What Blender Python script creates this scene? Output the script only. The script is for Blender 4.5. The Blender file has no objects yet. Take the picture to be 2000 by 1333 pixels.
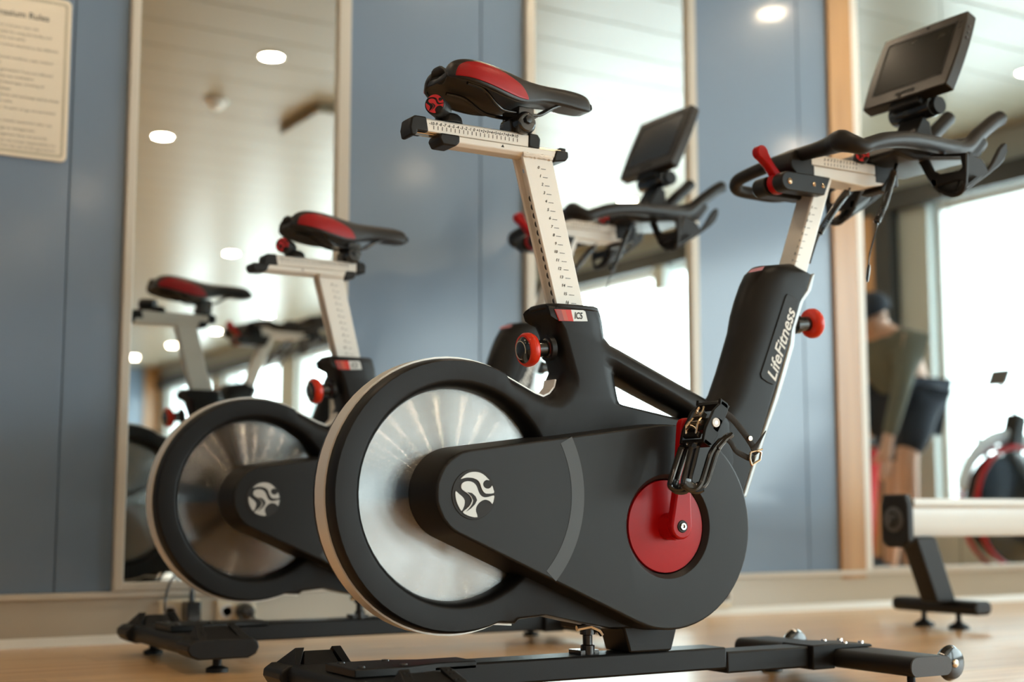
import bpy, bmesh, math, random
from mathutils import Vector, Matrix
random.seed(7)
C = bpy.context.scene.collection
SC = bpy.context.scene
PI = math.pi
R = math.radians

# ------------------------------------------------------------------ camera
cam_d = bpy.data.cameras.new('camera')
cam = bpy.data.objects.new('camera', cam_d)
C.objects.link(cam)
cam.location = (0, 0, 0.342)
cam.rotation_euler = (R(90 + 6.84), 0, R(-31))
cam_d.sensor_width = 36
cam_d.lens = 50.0
cam_d.clip_start = 0.05
cam_d.dof.use_dof = True
cam_d.dof.focus_distance = 2.52
cam_d.dof.aperture_fstop = 2.1
SC.camera = cam

# ------------------------------------------------------------------ world, daylight, exposure
W = bpy.data.worlds.new('overcast_sky')
SC.world = W
W.use_nodes = True
wn = W.node_tree.nodes
wn['Background'].inputs['Color'].default_value = (0.82, 0.95, 1.0, 1)
wn['Background'].inputs['Strength'].default_value = 10.5
SC.view_settings.view_transform = 'Standard'
SC.view_settings.look = 'None'
SC.view_settings.gamma = 1
SC.view_settings.use_curve_mapping = False
SC.view_settings.exposure = 0.0
SC.cycles.use_denoising = True
SC.cycles.max_bounces = 10
SC.cycles.glossy_bounces = 8
SC.cycles.transparent_max_bounces = 12
SC.cycles.sample_clamp_indirect = 6
SC.cycles.caustics_reflective = True
LAMP = 172.0          # radiance of a downlight lens

# window openings in the end wall (y from, y to)
WX = 6.1
WINDOWS = [(1.98, 3.60), (-2.45, 1.46), (-4.9, -3.0), (-7.3, -5.4), (-9.7, -7.8), (-12.0, -10.2)]
WZ0, WZ1 = 0.23, 2.08
for (a, b) in WINDOWS:
    pl = bpy.data.lights.new('window_portal', 'AREA')
    pl.shape = 'RECTANGLE'
    pl.size = WZ1 - WZ0
    pl.size_y = b - a
    pl.cycles.is_portal = True
    po = bpy.data.objects.new('window_portal', pl)
    C.objects.link(po)
    po.location = (WX + 0.10, (a + b) / 2, (WZ0 + WZ1) / 2)
    po.rotation_euler = (0, R(90), 0)


# ------------------------------------------------------------------ materials
def new_mat(name):
    m = bpy.data.materials.new(name)
    m.use_nodes = True
    return m, m.node_tree.nodes, m.node_tree.links, m.node_tree.nodes['Principled BSDF']


def mat(name, col, rough=0.5, metal=0.0, coat=0.0, bump=0.0, bscale=300.0, vary=0.0, spec=0.5, emit=0.0):
    m, n, l, p = new_mat(name)
    p.inputs['Base Color'].default_value = (*col, 1)
    p.inputs['Roughness'].default_value = rough
    p.inputs['Metallic'].default_value = metal
    p.inputs['Coat Weight'].default_value = coat
    p.inputs['Coat Roughness'].default_value = 0.08
    p.inputs['Specular IOR Level'].default_value = spec
    if emit:
        p.inputs['Emission Color'].default_value = (*col, 1)
        p.inputs['Emission Strength'].default_value = emit
    if bump or vary:
        tc = n.new('ShaderNodeTexCoord')
        nz = n.new('ShaderNodeTexNoise')
        nz.inputs['Scale'].default_value = bscale
        nz.inputs['Detail'].default_value = 3
        l.new(tc.outputs['Object'], nz.inputs['Vector'])
        if bump:
            b = n.new('ShaderNodeBump')
            b.inputs['Strength'].default_value = bump
            b.inputs['Distance'].default_value = 0.001
            l.new(nz.outputs['Fac'], b.inputs['Height'])
            l.new(b.outputs['Normal'], p.inputs['Normal'])
        if vary:
            mr = n.new('ShaderNodeMapRange')
            mr.inputs['To Min'].default_value = max(0.02, rough - vary)
            mr.inputs['To Max'].default_value = rough + vary
            l.new(nz.outputs['Fac'], mr.inputs['Value'])
            l.new(mr.outputs['Result'], p.inputs['Roughness'])
    return m


M = {}
M['black'] = mat('satin_black_plastic', (0.0085, 0.008, 0.0075), 0.42, bump=0.12, bscale=900, spec=0.25)
M['ring'] = mat('matte_black_guard', (0.017, 0.015, 0.014), 0.46, bump=0.10, bscale=900)
M['cover'] = mat('charcoal_cover', (0.0145, 0.0145, 0.014), 0.40, bump=0.12, bscale=900, spec=0.28)
M['stripe'] = mat('grey_arc', (0.045, 0.047, 0.047), 0.40, bump=0.1, bscale=900)
M['gloss'] = mat('gloss_black', (0.012, 0.012, 0.012), 0.16, coat=0.3)
M['rubber'] = mat('black_rubber', (0.011, 0.0100, 0.0092), 0.46, bump=0.25, bscale=700, spec=0.30)
M['leather'] = mat('black_vinyl', (0.016, 0.0145, 0.0135), 0.40, bump=0.35, bscale=650, spec=0.38)
M['redvinyl'] = mat('red_vinyl', (0.36, 0.008, 0.011), 0.40, bump=0.3, bscale=650, spec=0.3)
M['red'] = mat('red_plastic', (0.44, 0.004, 0.006), 0.30, bump=0.03, bscale=200, spec=0.25)
M['orange_red'] = mat('orange_red_plastic', (0.66, 0.030, 0.008), 0.28, spec=0.35)
M['orange'] = mat('orange_print', (0.55, 0.07, 0.02), 0.35)
M['maroon'] = mat('maroon_print', (0.30, 0.03, 0.015), 0.35)
M['alu'] = mat('anodised_aluminium', (0.80, 0.77, 0.71), 0.38, metal=0.15, bump=0.05, bscale=400)
M['spine'] = mat('grey_metal_spine', (0.50, 0.54, 0.55), 0.32, metal=0.3)
M['track'] = mat('bright_track', (0.78, 0.66, 0.48), 0.22, metal=0.9)
M['band'] = mat('brushed_band', (0.82, 0.78, 0.71), 0.34, metal=0.25)
M['chrome'] = mat('chrome', (0.82, 0.80, 0.78), 0.14, metal=1.0)
M['bronze'] = mat('bronze_steel', (0.72, 0.58, 0.42), 0.24, metal=1.0)
M['dark_metal'] = mat('dark_steel', (0.05, 0.05, 0.05), 0.28, metal=0.8)
M['silverprint'] = mat('silver_emblem', (0.62, 0.62, 0.59), 0.38, metal=0.25)
M['whiteprint'] = mat('white_print', (0.85, 0.87, 0.84), 0.5)
M['ink'] = mat('black_ink', (0.012, 0.012, 0.012), 0.6)
M['greyink'] = mat('grey_ink', (0.33, 0.30, 0.25), 0.7)
M['darkink'] = mat('dark_ink', (0.10, 0.10, 0.09), 0.7)
M['redink'] = mat('red_ink', (0.62, 0.02, 0.03), 0.5)
M['bezel'] = mat('bezel_plastic', (0.027, 0.021, 0.015), 0.36, bump=0.1, bscale=900, spec=0.34)
M['webbing'] = mat('black_webbing', (0.022, 0.018, 0.014), 0.85, bump=0.8, bscale=500)
M['endcap'] = mat('grey_end_cap', (0.075, 0.075, 0.08), 0.5, bump=0.2, bscale=500)
M['shell_grey'] = mat('dark_grey_shell', (0.035, 0.034, 0.032), 0.5)
M['cream'] = mat('cream_trim', (0.62, 0.58, 0.50), 0.35)
M['kick'] = mat('kickboard', (0.50, 0.46, 0.375), 0.22, vary=0.05, bscale=3)
M['whitetrim'] = mat('white_trim', (0.78, 0.77, 0.72), 0.4)
M['socket'] = mat('cream_socket', (0.74, 0.66, 0.50), 0.4)
M['plastic_white'] = mat('white_plastic', (0.80, 0.80, 0.78), 0.4)
M['ceiling'] = mat('ceiling_metal', (0.28, 0.250, 0.185), 0.32, metal=0.0, spec=0.36, vary=0.05, bscale=2)
M['dark'] = mat('dark_frame', (0.022, 0.026, 0.028), 0.5)
M['pillar'] = mat('grey_pillar', (0.42, 0.46, 0.45), 0.5)
M['skin'] = mat('skin', (0.55, 0.33, 0.23), 0.55)
M['shirt'] = mat('grey_olive_cloth', (0.12, 0.125, 0.10), 0.9, bump=0.5, bscale=200)
M['navy'] = mat('navy_cloth', (0.016, 0.022, 0.034), 0.9, bump=0.5, bscale=200)
M['signplate'] = mat('cream_sign', (0.80, 0.72, 0.58), 0.42)
M['signline'] = mat('olive_line', (0.36, 0.33, 0.22), 0.5)
M['whitemetal'] = mat('white_metal', (0.76, 0.79, 0.78), 0.30)
M['mirror'] = mat('mirror_silver', (0.86, 0.89, 0.87), 0.0, metal=1.0)


def make_screen():
    m, n, l, p = new_mat('screen_glass')
    tc = n.new('ShaderNodeTexCoord')
    nz = n.new('ShaderNodeTexNoise')
    nz.inputs['Scale'].default_value = 26
    nz.inputs['Detail'].default_value = 6
    l.new(tc.outputs['Object'], nz.inputs['Vector'])
    cr = n.new('ShaderNodeValToRGB')
    cr.color_ramp.elements[0].position = 0.62
    cr.color_ramp.elements[0].color = (0.010, 0.010, 0.009, 1)
    cr.color_ramp.elements[1].position = 0.80
    cr.color_ramp.elements[1].color = (0.08, 0.075, 0.06, 1)
    l.new(nz.outputs['Fac'], cr.inputs['Fac'])
    l.new(cr.outputs['Color'], p.inputs['Base Color'])
    p.inputs['Roughness'].default_value = 0.16
    p.inputs['Specular IOR Level'].default_value = 0.35
    return m


M['screen'] = make_screen()


def make_disc():
    """spun metal: microscopic concentric grooves tip the normal in and out along the radius"""
    m, n, l, p = new_mat('spun_aluminium')
    p.inputs['Base Color'].default_value = (0.31, 0.302, 0.29, 1)
    p.inputs['Metallic'].default_value = 1.0
    p.inputs['Roughness'].default_value = 0.125
    p.inputs['Anisotropic'].default_value = 1.0
    p.inputs['Anisotropic Rotation'].default_value = 0.25
    tg = n.new('ShaderNodeTangent')
    tg.direction_type = 'RADIAL'
    tg.axis = 'Y'
    l.new(tg.outputs['Tangent'], p.inputs['Tangent'])
    tc = n.new('ShaderNodeTexCoord')
    mul = n.new('ShaderNodeVectorMath')
    mul.operation = 'MULTIPLY'
    mul.inputs[1].default_value = (1, 0, 1)
    l.new(tc.outputs['Object'], mul.inputs[0])
    rad = n.new('ShaderNodeVectorMath')
    rad.operation = 'NORMALIZE'
    l.new(mul.outputs['Vector'], rad.inputs[0])
    vt = n.new('ShaderNodeVectorTransform')
    vt.vector_type = 'VECTOR'
    vt.convert_from = 'OBJECT'
    vt.convert_to = 'WORLD'
    l.new(rad.outputs['Vector'], vt.inputs['Vector'])
    fine = n.new('ShaderNodeVectorMath')
    fine.operation = 'SCALE'
    fine.inputs['Scale'].default_value = 90000.0
    l.new(tc.outputs['Object'], fine.inputs[0])
    w1 = n.new('ShaderNodeTexWhiteNoise')
    l.new(fine.outputs['Vector'], w1.inputs['Vector'])
    sep = n.new('ShaderNodeSeparateColor')
    l.new(w1.outputs['Color'], sep.inputs['Color'])
    s1 = n.new('ShaderNodeMath')
    s1.operation = 'ADD'
    l.new(sep.outputs['Red'], s1.inputs[0])
    l.new(sep.outputs['Green'], s1.inputs[1])
    s2 = n.new('ShaderNodeMath')
    s2.operation = 'ADD'
    l.new(s1.outputs[0], s2.inputs[0])
    l.new(sep.outputs['Blue'], s2.inputs[1])
    s3 = n.new('ShaderNodeMath')
    s3.operation = 'SUBTRACT'
    s3.inputs[1].default_value = 1.5
    l.new(s2.outputs[0], s3.inputs[0])
    s4 = n.new('ShaderNodeMath')
    s4.operation = 'MULTIPLY'
    s4.inputs[1].default_value = 0.34
    l.new(s3.outputs[0], s4.inputs[0])
    tip = n.new('ShaderNodeVectorMath')
    tip.operation = 'SCALE'
    l.new(vt.outputs['Vector'], tip.inputs[0])
    l.new(s4.outputs[0], tip.inputs['Scale'])
    geo = n.new('ShaderNodeNewGeometry')
    ad = n.new('ShaderNodeVectorMath')
    ad.operation = 'ADD'
    l.new(geo.outputs['Normal'], ad.inputs[0])
    l.new(tip.outputs['Vector'], ad.inputs[1])
    nm = n.new('ShaderNodeVectorMath')
    nm.operation = 'NORMALIZE'
    l.new(ad.outputs['Vector'], nm.inputs[0])
    l.new(nm.outputs['Vector'], p.inputs['Normal'])
    return m


M['disc'] = make_disc()


def make_panel():
    m, n, l, p = new_mat('blue_wall_panel')
    p.inputs['Base Color'].default_value = (0.150, 0.220, 0.315, 1)
    p.inputs['Roughness'].default_value = 0.42
    p.inputs['Coat Weight'].default_value = 0.7
    p.inputs['Coat Roughness'].default_value = 0.13
    tc = n.new('ShaderNodeTexCoord')
    mp = n.new('ShaderNodeMapping')
    mp.inputs['Scale'].default_value = (60, 60, 0.9)
    l.new(tc.outputs['Object'], mp.inputs['Vector'])
    nz = n.new('ShaderNodeTexNoise')
    nz.inputs['Scale'].default_value = 1.0
    nz.inputs['Detail'].default_value = 3
    l.new(mp.outputs['Vector'], nz.inputs['Vector'])
    b = n.new('ShaderNodeBump')
    b.inputs['Strength'].default_value = 0.35
    b.inputs['Distance'].default_value = 0.0015
    l.new(nz.outputs['Fac'], b.inputs['Height'])
    l.new(b.outputs['Normal'], p.inputs['Normal'])
    return m


M['panel'] = make_panel()


def make_wood(name, c0, c1, along, scale, rough, rand=0.0):
    m, n, l, p = new_mat(name)
    tc = n.new('ShaderNodeTexCoord')
    mp = n.new('ShaderNodeMapping')
    mp.inputs['Scale'].default_value = tuple(0.06 if i == along else 1.0 for i in range(3))
    l.new(tc.outputs['Object'], mp.inputs['Vector'])
    oi = n.new('ShaderNodeObjectInfo')
    ad = n.new('ShaderNodeVectorMath')
    ad.operation = 'ADD'
    sc = n.new('ShaderNodeVectorMath')
    sc.operation = 'SCALE'
    l.new(oi.outputs['Location'], sc.inputs[0])
    sc.inputs['Scale'].default_value = 1.37
    l.new(mp.outputs['Vector'], ad.inputs[0])
    l.new(sc.outputs['Vector'], ad.inputs[1])
    nz = n.new('ShaderNodeTexNoise')
    nz.inputs['Scale'].default_value = scale
    nz.inputs['Detail'].default_value = 5
    nz.inputs['Distortion'].default_value = 0.4
    l.new(ad.outputs['Vector'], nz.inputs['Vector'])
    cr = n.new('ShaderNodeValToRGB')
    cr.color_ramp.elements[0].position = 0.32
    cr.color_ramp.elements[0].color = (*c0, 1)
    cr.color_ramp.elements[1].position = 0.68
    cr.color_ramp.elements[1].color = (*c1, 1)
    l.new(nz.outputs['Fac'], cr.inputs['Fac'])
    hs = n.new('ShaderNodeHueSaturation')
    mr = n.new('ShaderNodeMapRange')
    mr.inputs['To Min'].default_value = 1 - rand
    mr.inputs['To Max'].default_value = 1 + rand
    l.new(oi.outputs['Random'], mr.inputs['Value'])
    l.new(mr.outputs['Result'], hs.inputs['Value'])
    l.new(cr.outputs['Color'], hs.inputs['Color'])
    l.new(hs.outputs['Color'], p.inputs['Base Color'])
    p.inputs['Roughness'].default_value = rough
    p.inputs['Coat Weight'].default_value = 0.8
    p.inputs['Coat Roughness'].default_value = 0.26
    b = n.new('ShaderNodeBump')
    b.inputs['Strength'].default_value = 0.05
    b.inputs['Distance'].default_value = 0.002
    l.new(nz.outputs['Fac'], b.inputs['Height'])
    l.new(b.outputs['Normal'], p.inputs['Normal'])
    return m


M['floor'] = make_wood('oak_floor', (0.64, 0.345, 0.135), (0.84, 0.51, 0.225), 0, 26, 0.32, 0.10)
M['post'] = make_wood('oak_post', (0.40, 0.205, 0.072), (0.52, 0.295, 0.12), 2, 18, 0.40)


def make_glass():
    m, n, l, p = new_mat('window_glass')
    n.remove(p)
    out = n['Material Output']
    tr = n.new('ShaderNodeBsdfTransparent')
    tr.inputs['Color'].default_value = (0.96, 0.98, 0.97, 1)
    gl = n.new('ShaderNodeBsdfGlossy')
    gl.inputs['Roughness'].default_value = 0.02
    mx = n.new('ShaderNodeMixShader')
    mx.inputs['Fac'].default_value = 0.06
    l.new(tr.outputs[0], mx.inputs[1])
    l.new(gl.outputs[0], mx.inputs[2])
    l.new(mx.outputs[0], out.inputs['Surface'])
    return m


M['glass'] = make_glass()
M['lens'] = mat('lamp_lens', (1.0, 0.80, 0.56), 0.4, emit=LAMP)


# ------------------------------------------------------------------ mesh helpers
def link(o, parent=None):
    C.objects.link(o)
    if parent is not None:
        o.parent = parent
    return o


def thing(name, label, cat, loc=(0, 0, 0), rz=0.0, group=None, kind=None):
    o = bpy.data.objects.new(name, None)
    o.empty_display_size = 0.1
    o.location = loc
    o.rotation_euler = (0, 0, rz)
    tag(o, label, cat, group, kind)
    return link(o)


def tag(o, label=None, cat=None, group=None, kind=None):
    if label:
        o['label'] = label
    if cat:
        o['category'] = cat
    if group:
        o['group'] = group
    if kind:
        o['kind'] = kind
    return o


class MB:
    def __init__(s):
        s.v = []
        s.f = []

    def add(s, verts, faces):
        k = len(s.v)
        s.v += [tuple(v) for v in verts]
        s.f += [tuple(i + k for i in f) for f in faces]
        return s

    def box(s, x0, x1, y0, y1, z0, z1, m=None):
        v = [Vector((x, y, z)) for z in (z0, z1) for y in (y0, y1) for x in (x0, x1)]
        if m is not None:
            v = [m @ p for p in v]
        return s.add(v, [(0, 2, 3, 1), (4, 5, 7, 6), (0, 1, 5, 4), (2, 6, 7, 3), (0, 4, 6, 2), (1, 3, 7, 5)])

    def prism(s, pts, lo, hi, axis='y', m=None):
        """closed 2-D outline (a,b) pushed along one axis: y -> (x,z), x -> (y,z), z -> (x,y)"""
        def mk(a, b, h):
            q = Vector((a, h, b)) if axis == 'y' else Vector((h, a, b)) if axis == 'x' else Vector((a, b, h))
            return m @ q if m is not None else q
        n = len(pts)
        v = [mk(a, b, lo) for a, b in pts] + [mk(a, b, hi) for a, b in pts]
        f = [tuple(range(n)), tuple(range(2 * n - 1, n - 1, -1))]
        f += [(i, n + i, n + (i + 1) % n, (i + 1) % n) for i in range(n)]
        return s.add(v, f)

    def tube(s, path, r, n=12, rx=None, up=None, closed=False):
        """swept tube; r = one radius or one per point; rx = factor of the second axis"""
        P = [Vector(p) for p in path]
        N = len(P)
        rr = r if isinstance(r, (list, tuple)) else [r] * N
        ff = rx if isinstance(rx, (list, tuple)) else [rx or 1.0] * N
        T = []
        for i in range(N):
            a = P[(i - 1) % N] if (closed or i > 0) else P[i]
            b = P[(i + 1) % N] if (closed or i < N - 1) else P[i]
            T.append((b - a).normalized())
        u = Vector(up) if up else (Vector((0, 0, 1)) if abs(T[0].z) < 0.9 else Vector((0, 1, 0)))
        u = (u - T[0] * u.dot(T[0])).normalized()
        v = []
        for i in range(N):
            u = (u - T[i] * u.dot(T[i]))
            if u.length < 1e-6:
                u = T[i].orthogonal()
            u.normalize()
            w = T[i].cross(u)
            for k in range(n):
                a = 2 * PI * k / n
                v.append(P[i] + u * (rr[i] * math.sin(a)) + w * (rr[i] * ff[i] * math.cos(a)))
        f = []
        for i in range(N if closed else N - 1):
            j = (i + 1) % N
            for k in range(n):
                q = (k + 1) % n
                f.append((i * n + k, i * n + q, j * n + q, j * n + k))
        if not closed:
            f.append(tuple(range(n - 1, -1, -1)))
            f.append(tuple((N - 1) * n + k for k in range(n)))
        return s.add(v, f)

    def lathe(s, prof, c=(0, 0, 0), axis=(0, 1, 0), n=32):
        """profile of (radius, height) turned about an axis through c"""
        A = Vector(axis).normalized()
        U = A.orthogonal().normalized()
        V_ = A.cross(U)
        c = Vector(c)
        v = []
        for (r, h) in prof:
            for k in range(n):
                a = 2 * PI * k / n
                v.append(c + A * h + U * (r * math.cos(a)) + V_ * (r * math.sin(a)))
        f = []
        for i in range(len(prof) - 1):
            for k in range(n):
                q = (k + 1) % n
                f.append((i * n + k, i * n + q, (i + 1) * n + q, (i + 1) * n + k))
        f.append(tuple(range(n - 1, -1, -1)))
        f.append(tuple((len(prof) - 1) * n + k for k in range(n)))
        return s.add(v, f)

    def ribbon(s, path, half, thick, n_out):
        """flat strap along path: half-width vector `half`, thickness along the normals n_out"""
        P = [Vector(p) for p in path]
        h = Vector(half)
        v = []
        for i, p in enumerate(P):
            o = Vector(n_out[i]) * thick
            v += [p - h, p + h, p + h + o, p - h + o]
        f = []
        for i in range(len(P) - 1):
            a, b = i * 4, i * 4 + 4
            for k in range(4):
                q = (k + 1) % 4
                f.append((a + k, a + q, b + q, b + k))
        f += [(3, 2, 1, 0), tuple(len(v) - 4 + k for k in range(4))]
        return s.add(v, f)

    def build(s, name, material, parent=None, bevel=0.0, seg=2, sharp=38, weighted=None):
        me = bpy.data.meshes.new(name)
        me.from_pydata([tuple(x) for x in s.v], [], s.f)
        return finish(me, name, material, parent, bevel, seg, sharp, weighted)


def finish(me, name, material, parent=None, bevel=0.0, seg=2, sharp=38, weighted=None):
    bm = bmesh.new()
    bm.from_mesh(me)
    bmesh.ops.recalc_face_normals(bm, faces=bm.faces)
    bm.to_mesh(me)
    bm.free()
    me.polygons.foreach_set('use_smooth', [True] * len(me.polygons))
    me.set_sharp_from_angle(angle=R(sharp))
    me.materials.append(material)
    o = bpy.data.objects.new(name, me)
    link(o, parent)
    if bevel:
        b = o.modifiers.new('bevel', 'BEVEL')
        b.width = bevel
        b.segments = seg
        b.limit_method = 'ANGLE'
        b.angle_limit = R(40)
        b.use_clamp_overlap = True
    if weighted or (bevel and weighted is None):
        w = o.modifiers.new('weighted_normal', 'WEIGHTED_NORMAL')
        w.keep_sharp = True
    return o


def round_levels(F, E, yF, yE, n=4):
    """levels from the flat face F at yF rounding over to the wider outline E at yE"""
    out = []
    for k in range(n + 1):
        a = k / n * PI / 2
        t, c = math.sin(a), math.cos(a)
        # position runs out quickly, depth turns late: a quarter ellipse
        out.append(([(f[0] + (e[0] - f[0]) * t, f[1] + (e[1] - f[1]) * t) for f, e in zip(F, E)], yE + (yF - yE) * c))
    return out


def loft_obj(name, material, levels, holes=(), parent=None, sharp=38):
    """levels: list of (outline (x,z) list, y); holes: list of level lists of the same depth. Ends are capped."""
    bm = bmesh.new()
    rings = []
    for L_ in [levels] + list(holes):
        rr = []
        for (pts, y) in L_:
            rr.append([bm.verts.new((a, y, b)) for a, b in pts])
        rings.append(rr)
        for i in range(len(rr) - 1):
            n = len(rr[i])
            for k in range(n):
                q = (k + 1) % n
                bm.faces.new((rr[i][k], rr[i][q], rr[i + 1][q], rr[i + 1][k]))
    for end in (0, -1):
        ed = []
        for rr in rings:
            n = len(rr[end])
            for k in range(n):
                e = bm.edges.get((rr[end][k], rr[end][(k + 1) % n]))
                if e is None:
                    e = bm.edges.new((rr[end][k], rr[end][(k + 1) % n]))
                ed.append(e)
        bmesh.ops.triangle_fill(bm, use_beauty=True, use_dissolve=False, edges=ed)
    me = bpy.data.meshes.new(name)
    bm.to_mesh(me)
    bm.free()
    return finish(me, name, material, parent, 0, 2, sharp, True)


def mirrored(levels):
    """front levels then the same ones on the other side"""
    return levels + [(p, -y) for p, y in reversed(levels)]


def circle(cx, cz, r, n=48, a0=0.0):
    return [(cx + r * math.cos(a0 + 2 * PI * k / n), cz + r * math.sin(a0 + 2 * PI * k / n)) for k in range(n)]


def smooth_path(P, n=6):
    """Catmull-Rom through 3-D or longer tuples"""
    out = []
    N = len(P)
    for i in range(N - 1):
        p0, p1, p2, p3 = P[max(i - 1, 0)], P[i], P[i + 1], P[min(i + 2, N - 1)]
        for k in range(n):
            t = k / n
            out.append(tuple(0.5 * (2 * b + (c - a) * t + (2 * a - 5 * b + 4 * c - d) * t * t + (3 * b - a - 3 * c + d) * t ** 3)
                             for a, b, c, d in zip(p0, p1, p2, p3)))
    out.append(tuple(P[-1]))
    return out


def smooth_loop(P, n=4):
    out = []
    N = len(P)
    for i in range(N):
        p0, p1, p2, p3 = P[i - 1], P[i], P[(i + 1) % N], P[(i + 2) % N]
        for k in range(n):
            t = k / n
            out.append(tuple(0.5 * (2 * b + (c - a) * t + (2 * a - 5 * b + 4 * c - d) * t * t + (3 * b - a - 3 * c + d) * t ** 3)
                             for a, b, c, d in zip(p0, p1, p2, p3)))
    return out


def text_geo(mb, body, size, m, extrude=0.0006, shear=0.0, bold=0.0, align='CENTER', spacing=1.0):
    """flat lettering; m maps the text plane (x right, y up, z out) into the parent's frame"""
    cu = bpy.data.curves.new('lettering', 'FONT')
    cu.body = body
    cu.size = size
    cu.extrude = extrude
    cu.shear = shear
    cu.offset = bold * size
    cu.align_x = align
    cu.align_y = 'CENTER'
    cu.space_character = spacing
    cu.resolution_u = 3
    ob = bpy.data.objects.new('lettering', cu)
    C.objects.link(ob)
    dg = bpy.context.evaluated_depsgraph_get()
    me = bpy.data.meshes.new_from_object(ob.evaluated_get(dg))
    mb.add([m @ v.co for v in me.vertices], [tuple(p.vertices) for p in me.polygons])
    bpy.data.objects.remove(ob)
    bpy.data.meshes.remove(me)
    bpy.data.curves.remove(cu)


def side_frame(x, y, z, ang=0.0):
    """text plane on a face that looks towards -y, turned by ang in that plane"""
    return Matrix.Translation((x, y, z)) @ Matrix.Rotation(R(90), 4, 'X') @ Matrix.Rotation(ang, 4, 'Z')


def copy_tree(o, parent=None):
    c = o.copy()
    C.objects.link(c)
    if parent is not None:
        c.parent = parent
    for ch in list(o.children):
        copy_tree(ch, c)
    return c


def fit_text(mb, body, A, B, y, height=None, shear=0.0, bold=0.0, extrude=0.0005):
    """lettering stretched along A->B (x,z) on a face towards -y"""
    t = MB()
    text_geo(t, body, 1.0, Matrix.Identity(4), 0.0, shear, bold, 'LEFT')
    x0 = min(v[0] for v in t.v)
    x1 = max(v[0] for v in t.v)
    y0 = min(v[1] for v in t.v)
    y1 = max(v[1] for v in t.v)
    Ln = math.hypot(B[0] - A[0], B[1] - A[1])
    k = Ln / (x1 - x0)
    ky = height / (y1 - y0) if height else k
    ang = math.atan2(B[1] - A[1], B[0] - A[0])
    m = side_frame(A[0], y, A[1], ang) @ Matrix.Diagonal((k, ky, 1, 1)) @ Matrix.Translation((-x0, -(y0 + y1) / 2, 0))
    mb.add([m @ Vector(v) for v in t.v], t.f)


def hull2(c1, r1, c2, r2, n1=24, n2=36):
    """outline of the taut belt around two circles (c1 small and rear, c2 large and front)"""
    dx, dz = c2[0] - c1[0], c2[1] - c1[1]
    d = math.hypot(dx, dz)
    base = math.atan2(dz, dx)
    b = math.acos((r1 - r2) / d)
    a_s, a_e = base + b, base + 2 * PI - b
    out = [(c1[0] + r1 * math.cos(a_s + (a_e - a_s) * k / n1), c1[1] + r1 * math.sin(a_s + (a_e - a_s) * k / n1)) for k in range(n1 + 1)]
    out += [(c2[0] + r2 * math.cos(base - b + 2 * b * k / n2), c2[1] + r2 * math.sin(base - b + 2 * b * k / n2)) for k in range(n2 + 1)]
    return out


# ------------------------------------------------------------------ the exercise bike
# local frame: x forward, y to the rider's left, z up from the floor; the crank axle stands over x = 0
FW = (-0.401, 0.371)      # flywheel centre
AX = (0.0103, 0.315)      # crank axle
EMB = {}                  # emblem outlines in a unit disc


def emb(pts):
    return [((a - 587) / 305.0, -(b - 675) / 340.0) for a, b in pts]


EMB['crest'] = emb([(378, 448), (420, 402), (480, 362), (540, 342), (600, 337), (660, 345), (710, 365), (760, 400), (800, 440), (822, 462), (785, 455), (748, 468), (725, 500), (722, 530), (740, 565), (780, 586), (822, 582), (850, 560), (864, 541), (884, 600), (892, 652), (800, 662), (750, 652), (714, 612), (692, 560), (672, 502), (632, 457), (565, 430), (490, 424), (430, 432)])
EMB['rider'] = emb([(385, 560), (395, 518), (430, 490), (490, 478), (550, 488), (600, 522), (632, 575), (652, 635), (690, 692), (740, 716), (812, 710), (892, 688), (890, 745), (868, 816), (832, 778), (770, 753), (712, 764), (652, 808), (616, 868), (612, 930), (636, 1012), (545, 1006), (470, 980), (412, 940), (468, 890), (518, 842), (540, 800), (552, 760), (536, 716), (500, 672), (440, 632), (398, 600)])
EMB['leaf'] = emb([(303, 628), (350, 668), (405, 712), (438, 765), (434, 835), (412, 890), (388, 918), (345, 850), (312, 770), (298, 690)])
EMB['flame'] = emb([(470, 638), (550, 655), (606, 705), (628, 758), (596, 822), (532, 885), (462, 932), (520, 868), (556, 815), (570, 765), (544, 708), (498, 660)])


def emblem(name, m, r, depth, white, dark, parent):
    """sporty rider roundel: raised shapes over a dark ground"""
    mb = MB()
    for k in ('crest', 'rider', 'leaf'):
        p = smooth_loop([(a * r, b * r) for a, b in EMB[k]], 2)
        mb.prism(p, 0, depth, 'z', m)
    o = mb.build(name, white, parent)
    q = MB().prism([(a * r, b * r) for a, b in EMB['flame']], 0, depth * 1.3, 'z', m).build('emblem_flame', dark, o)
    return o


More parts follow.
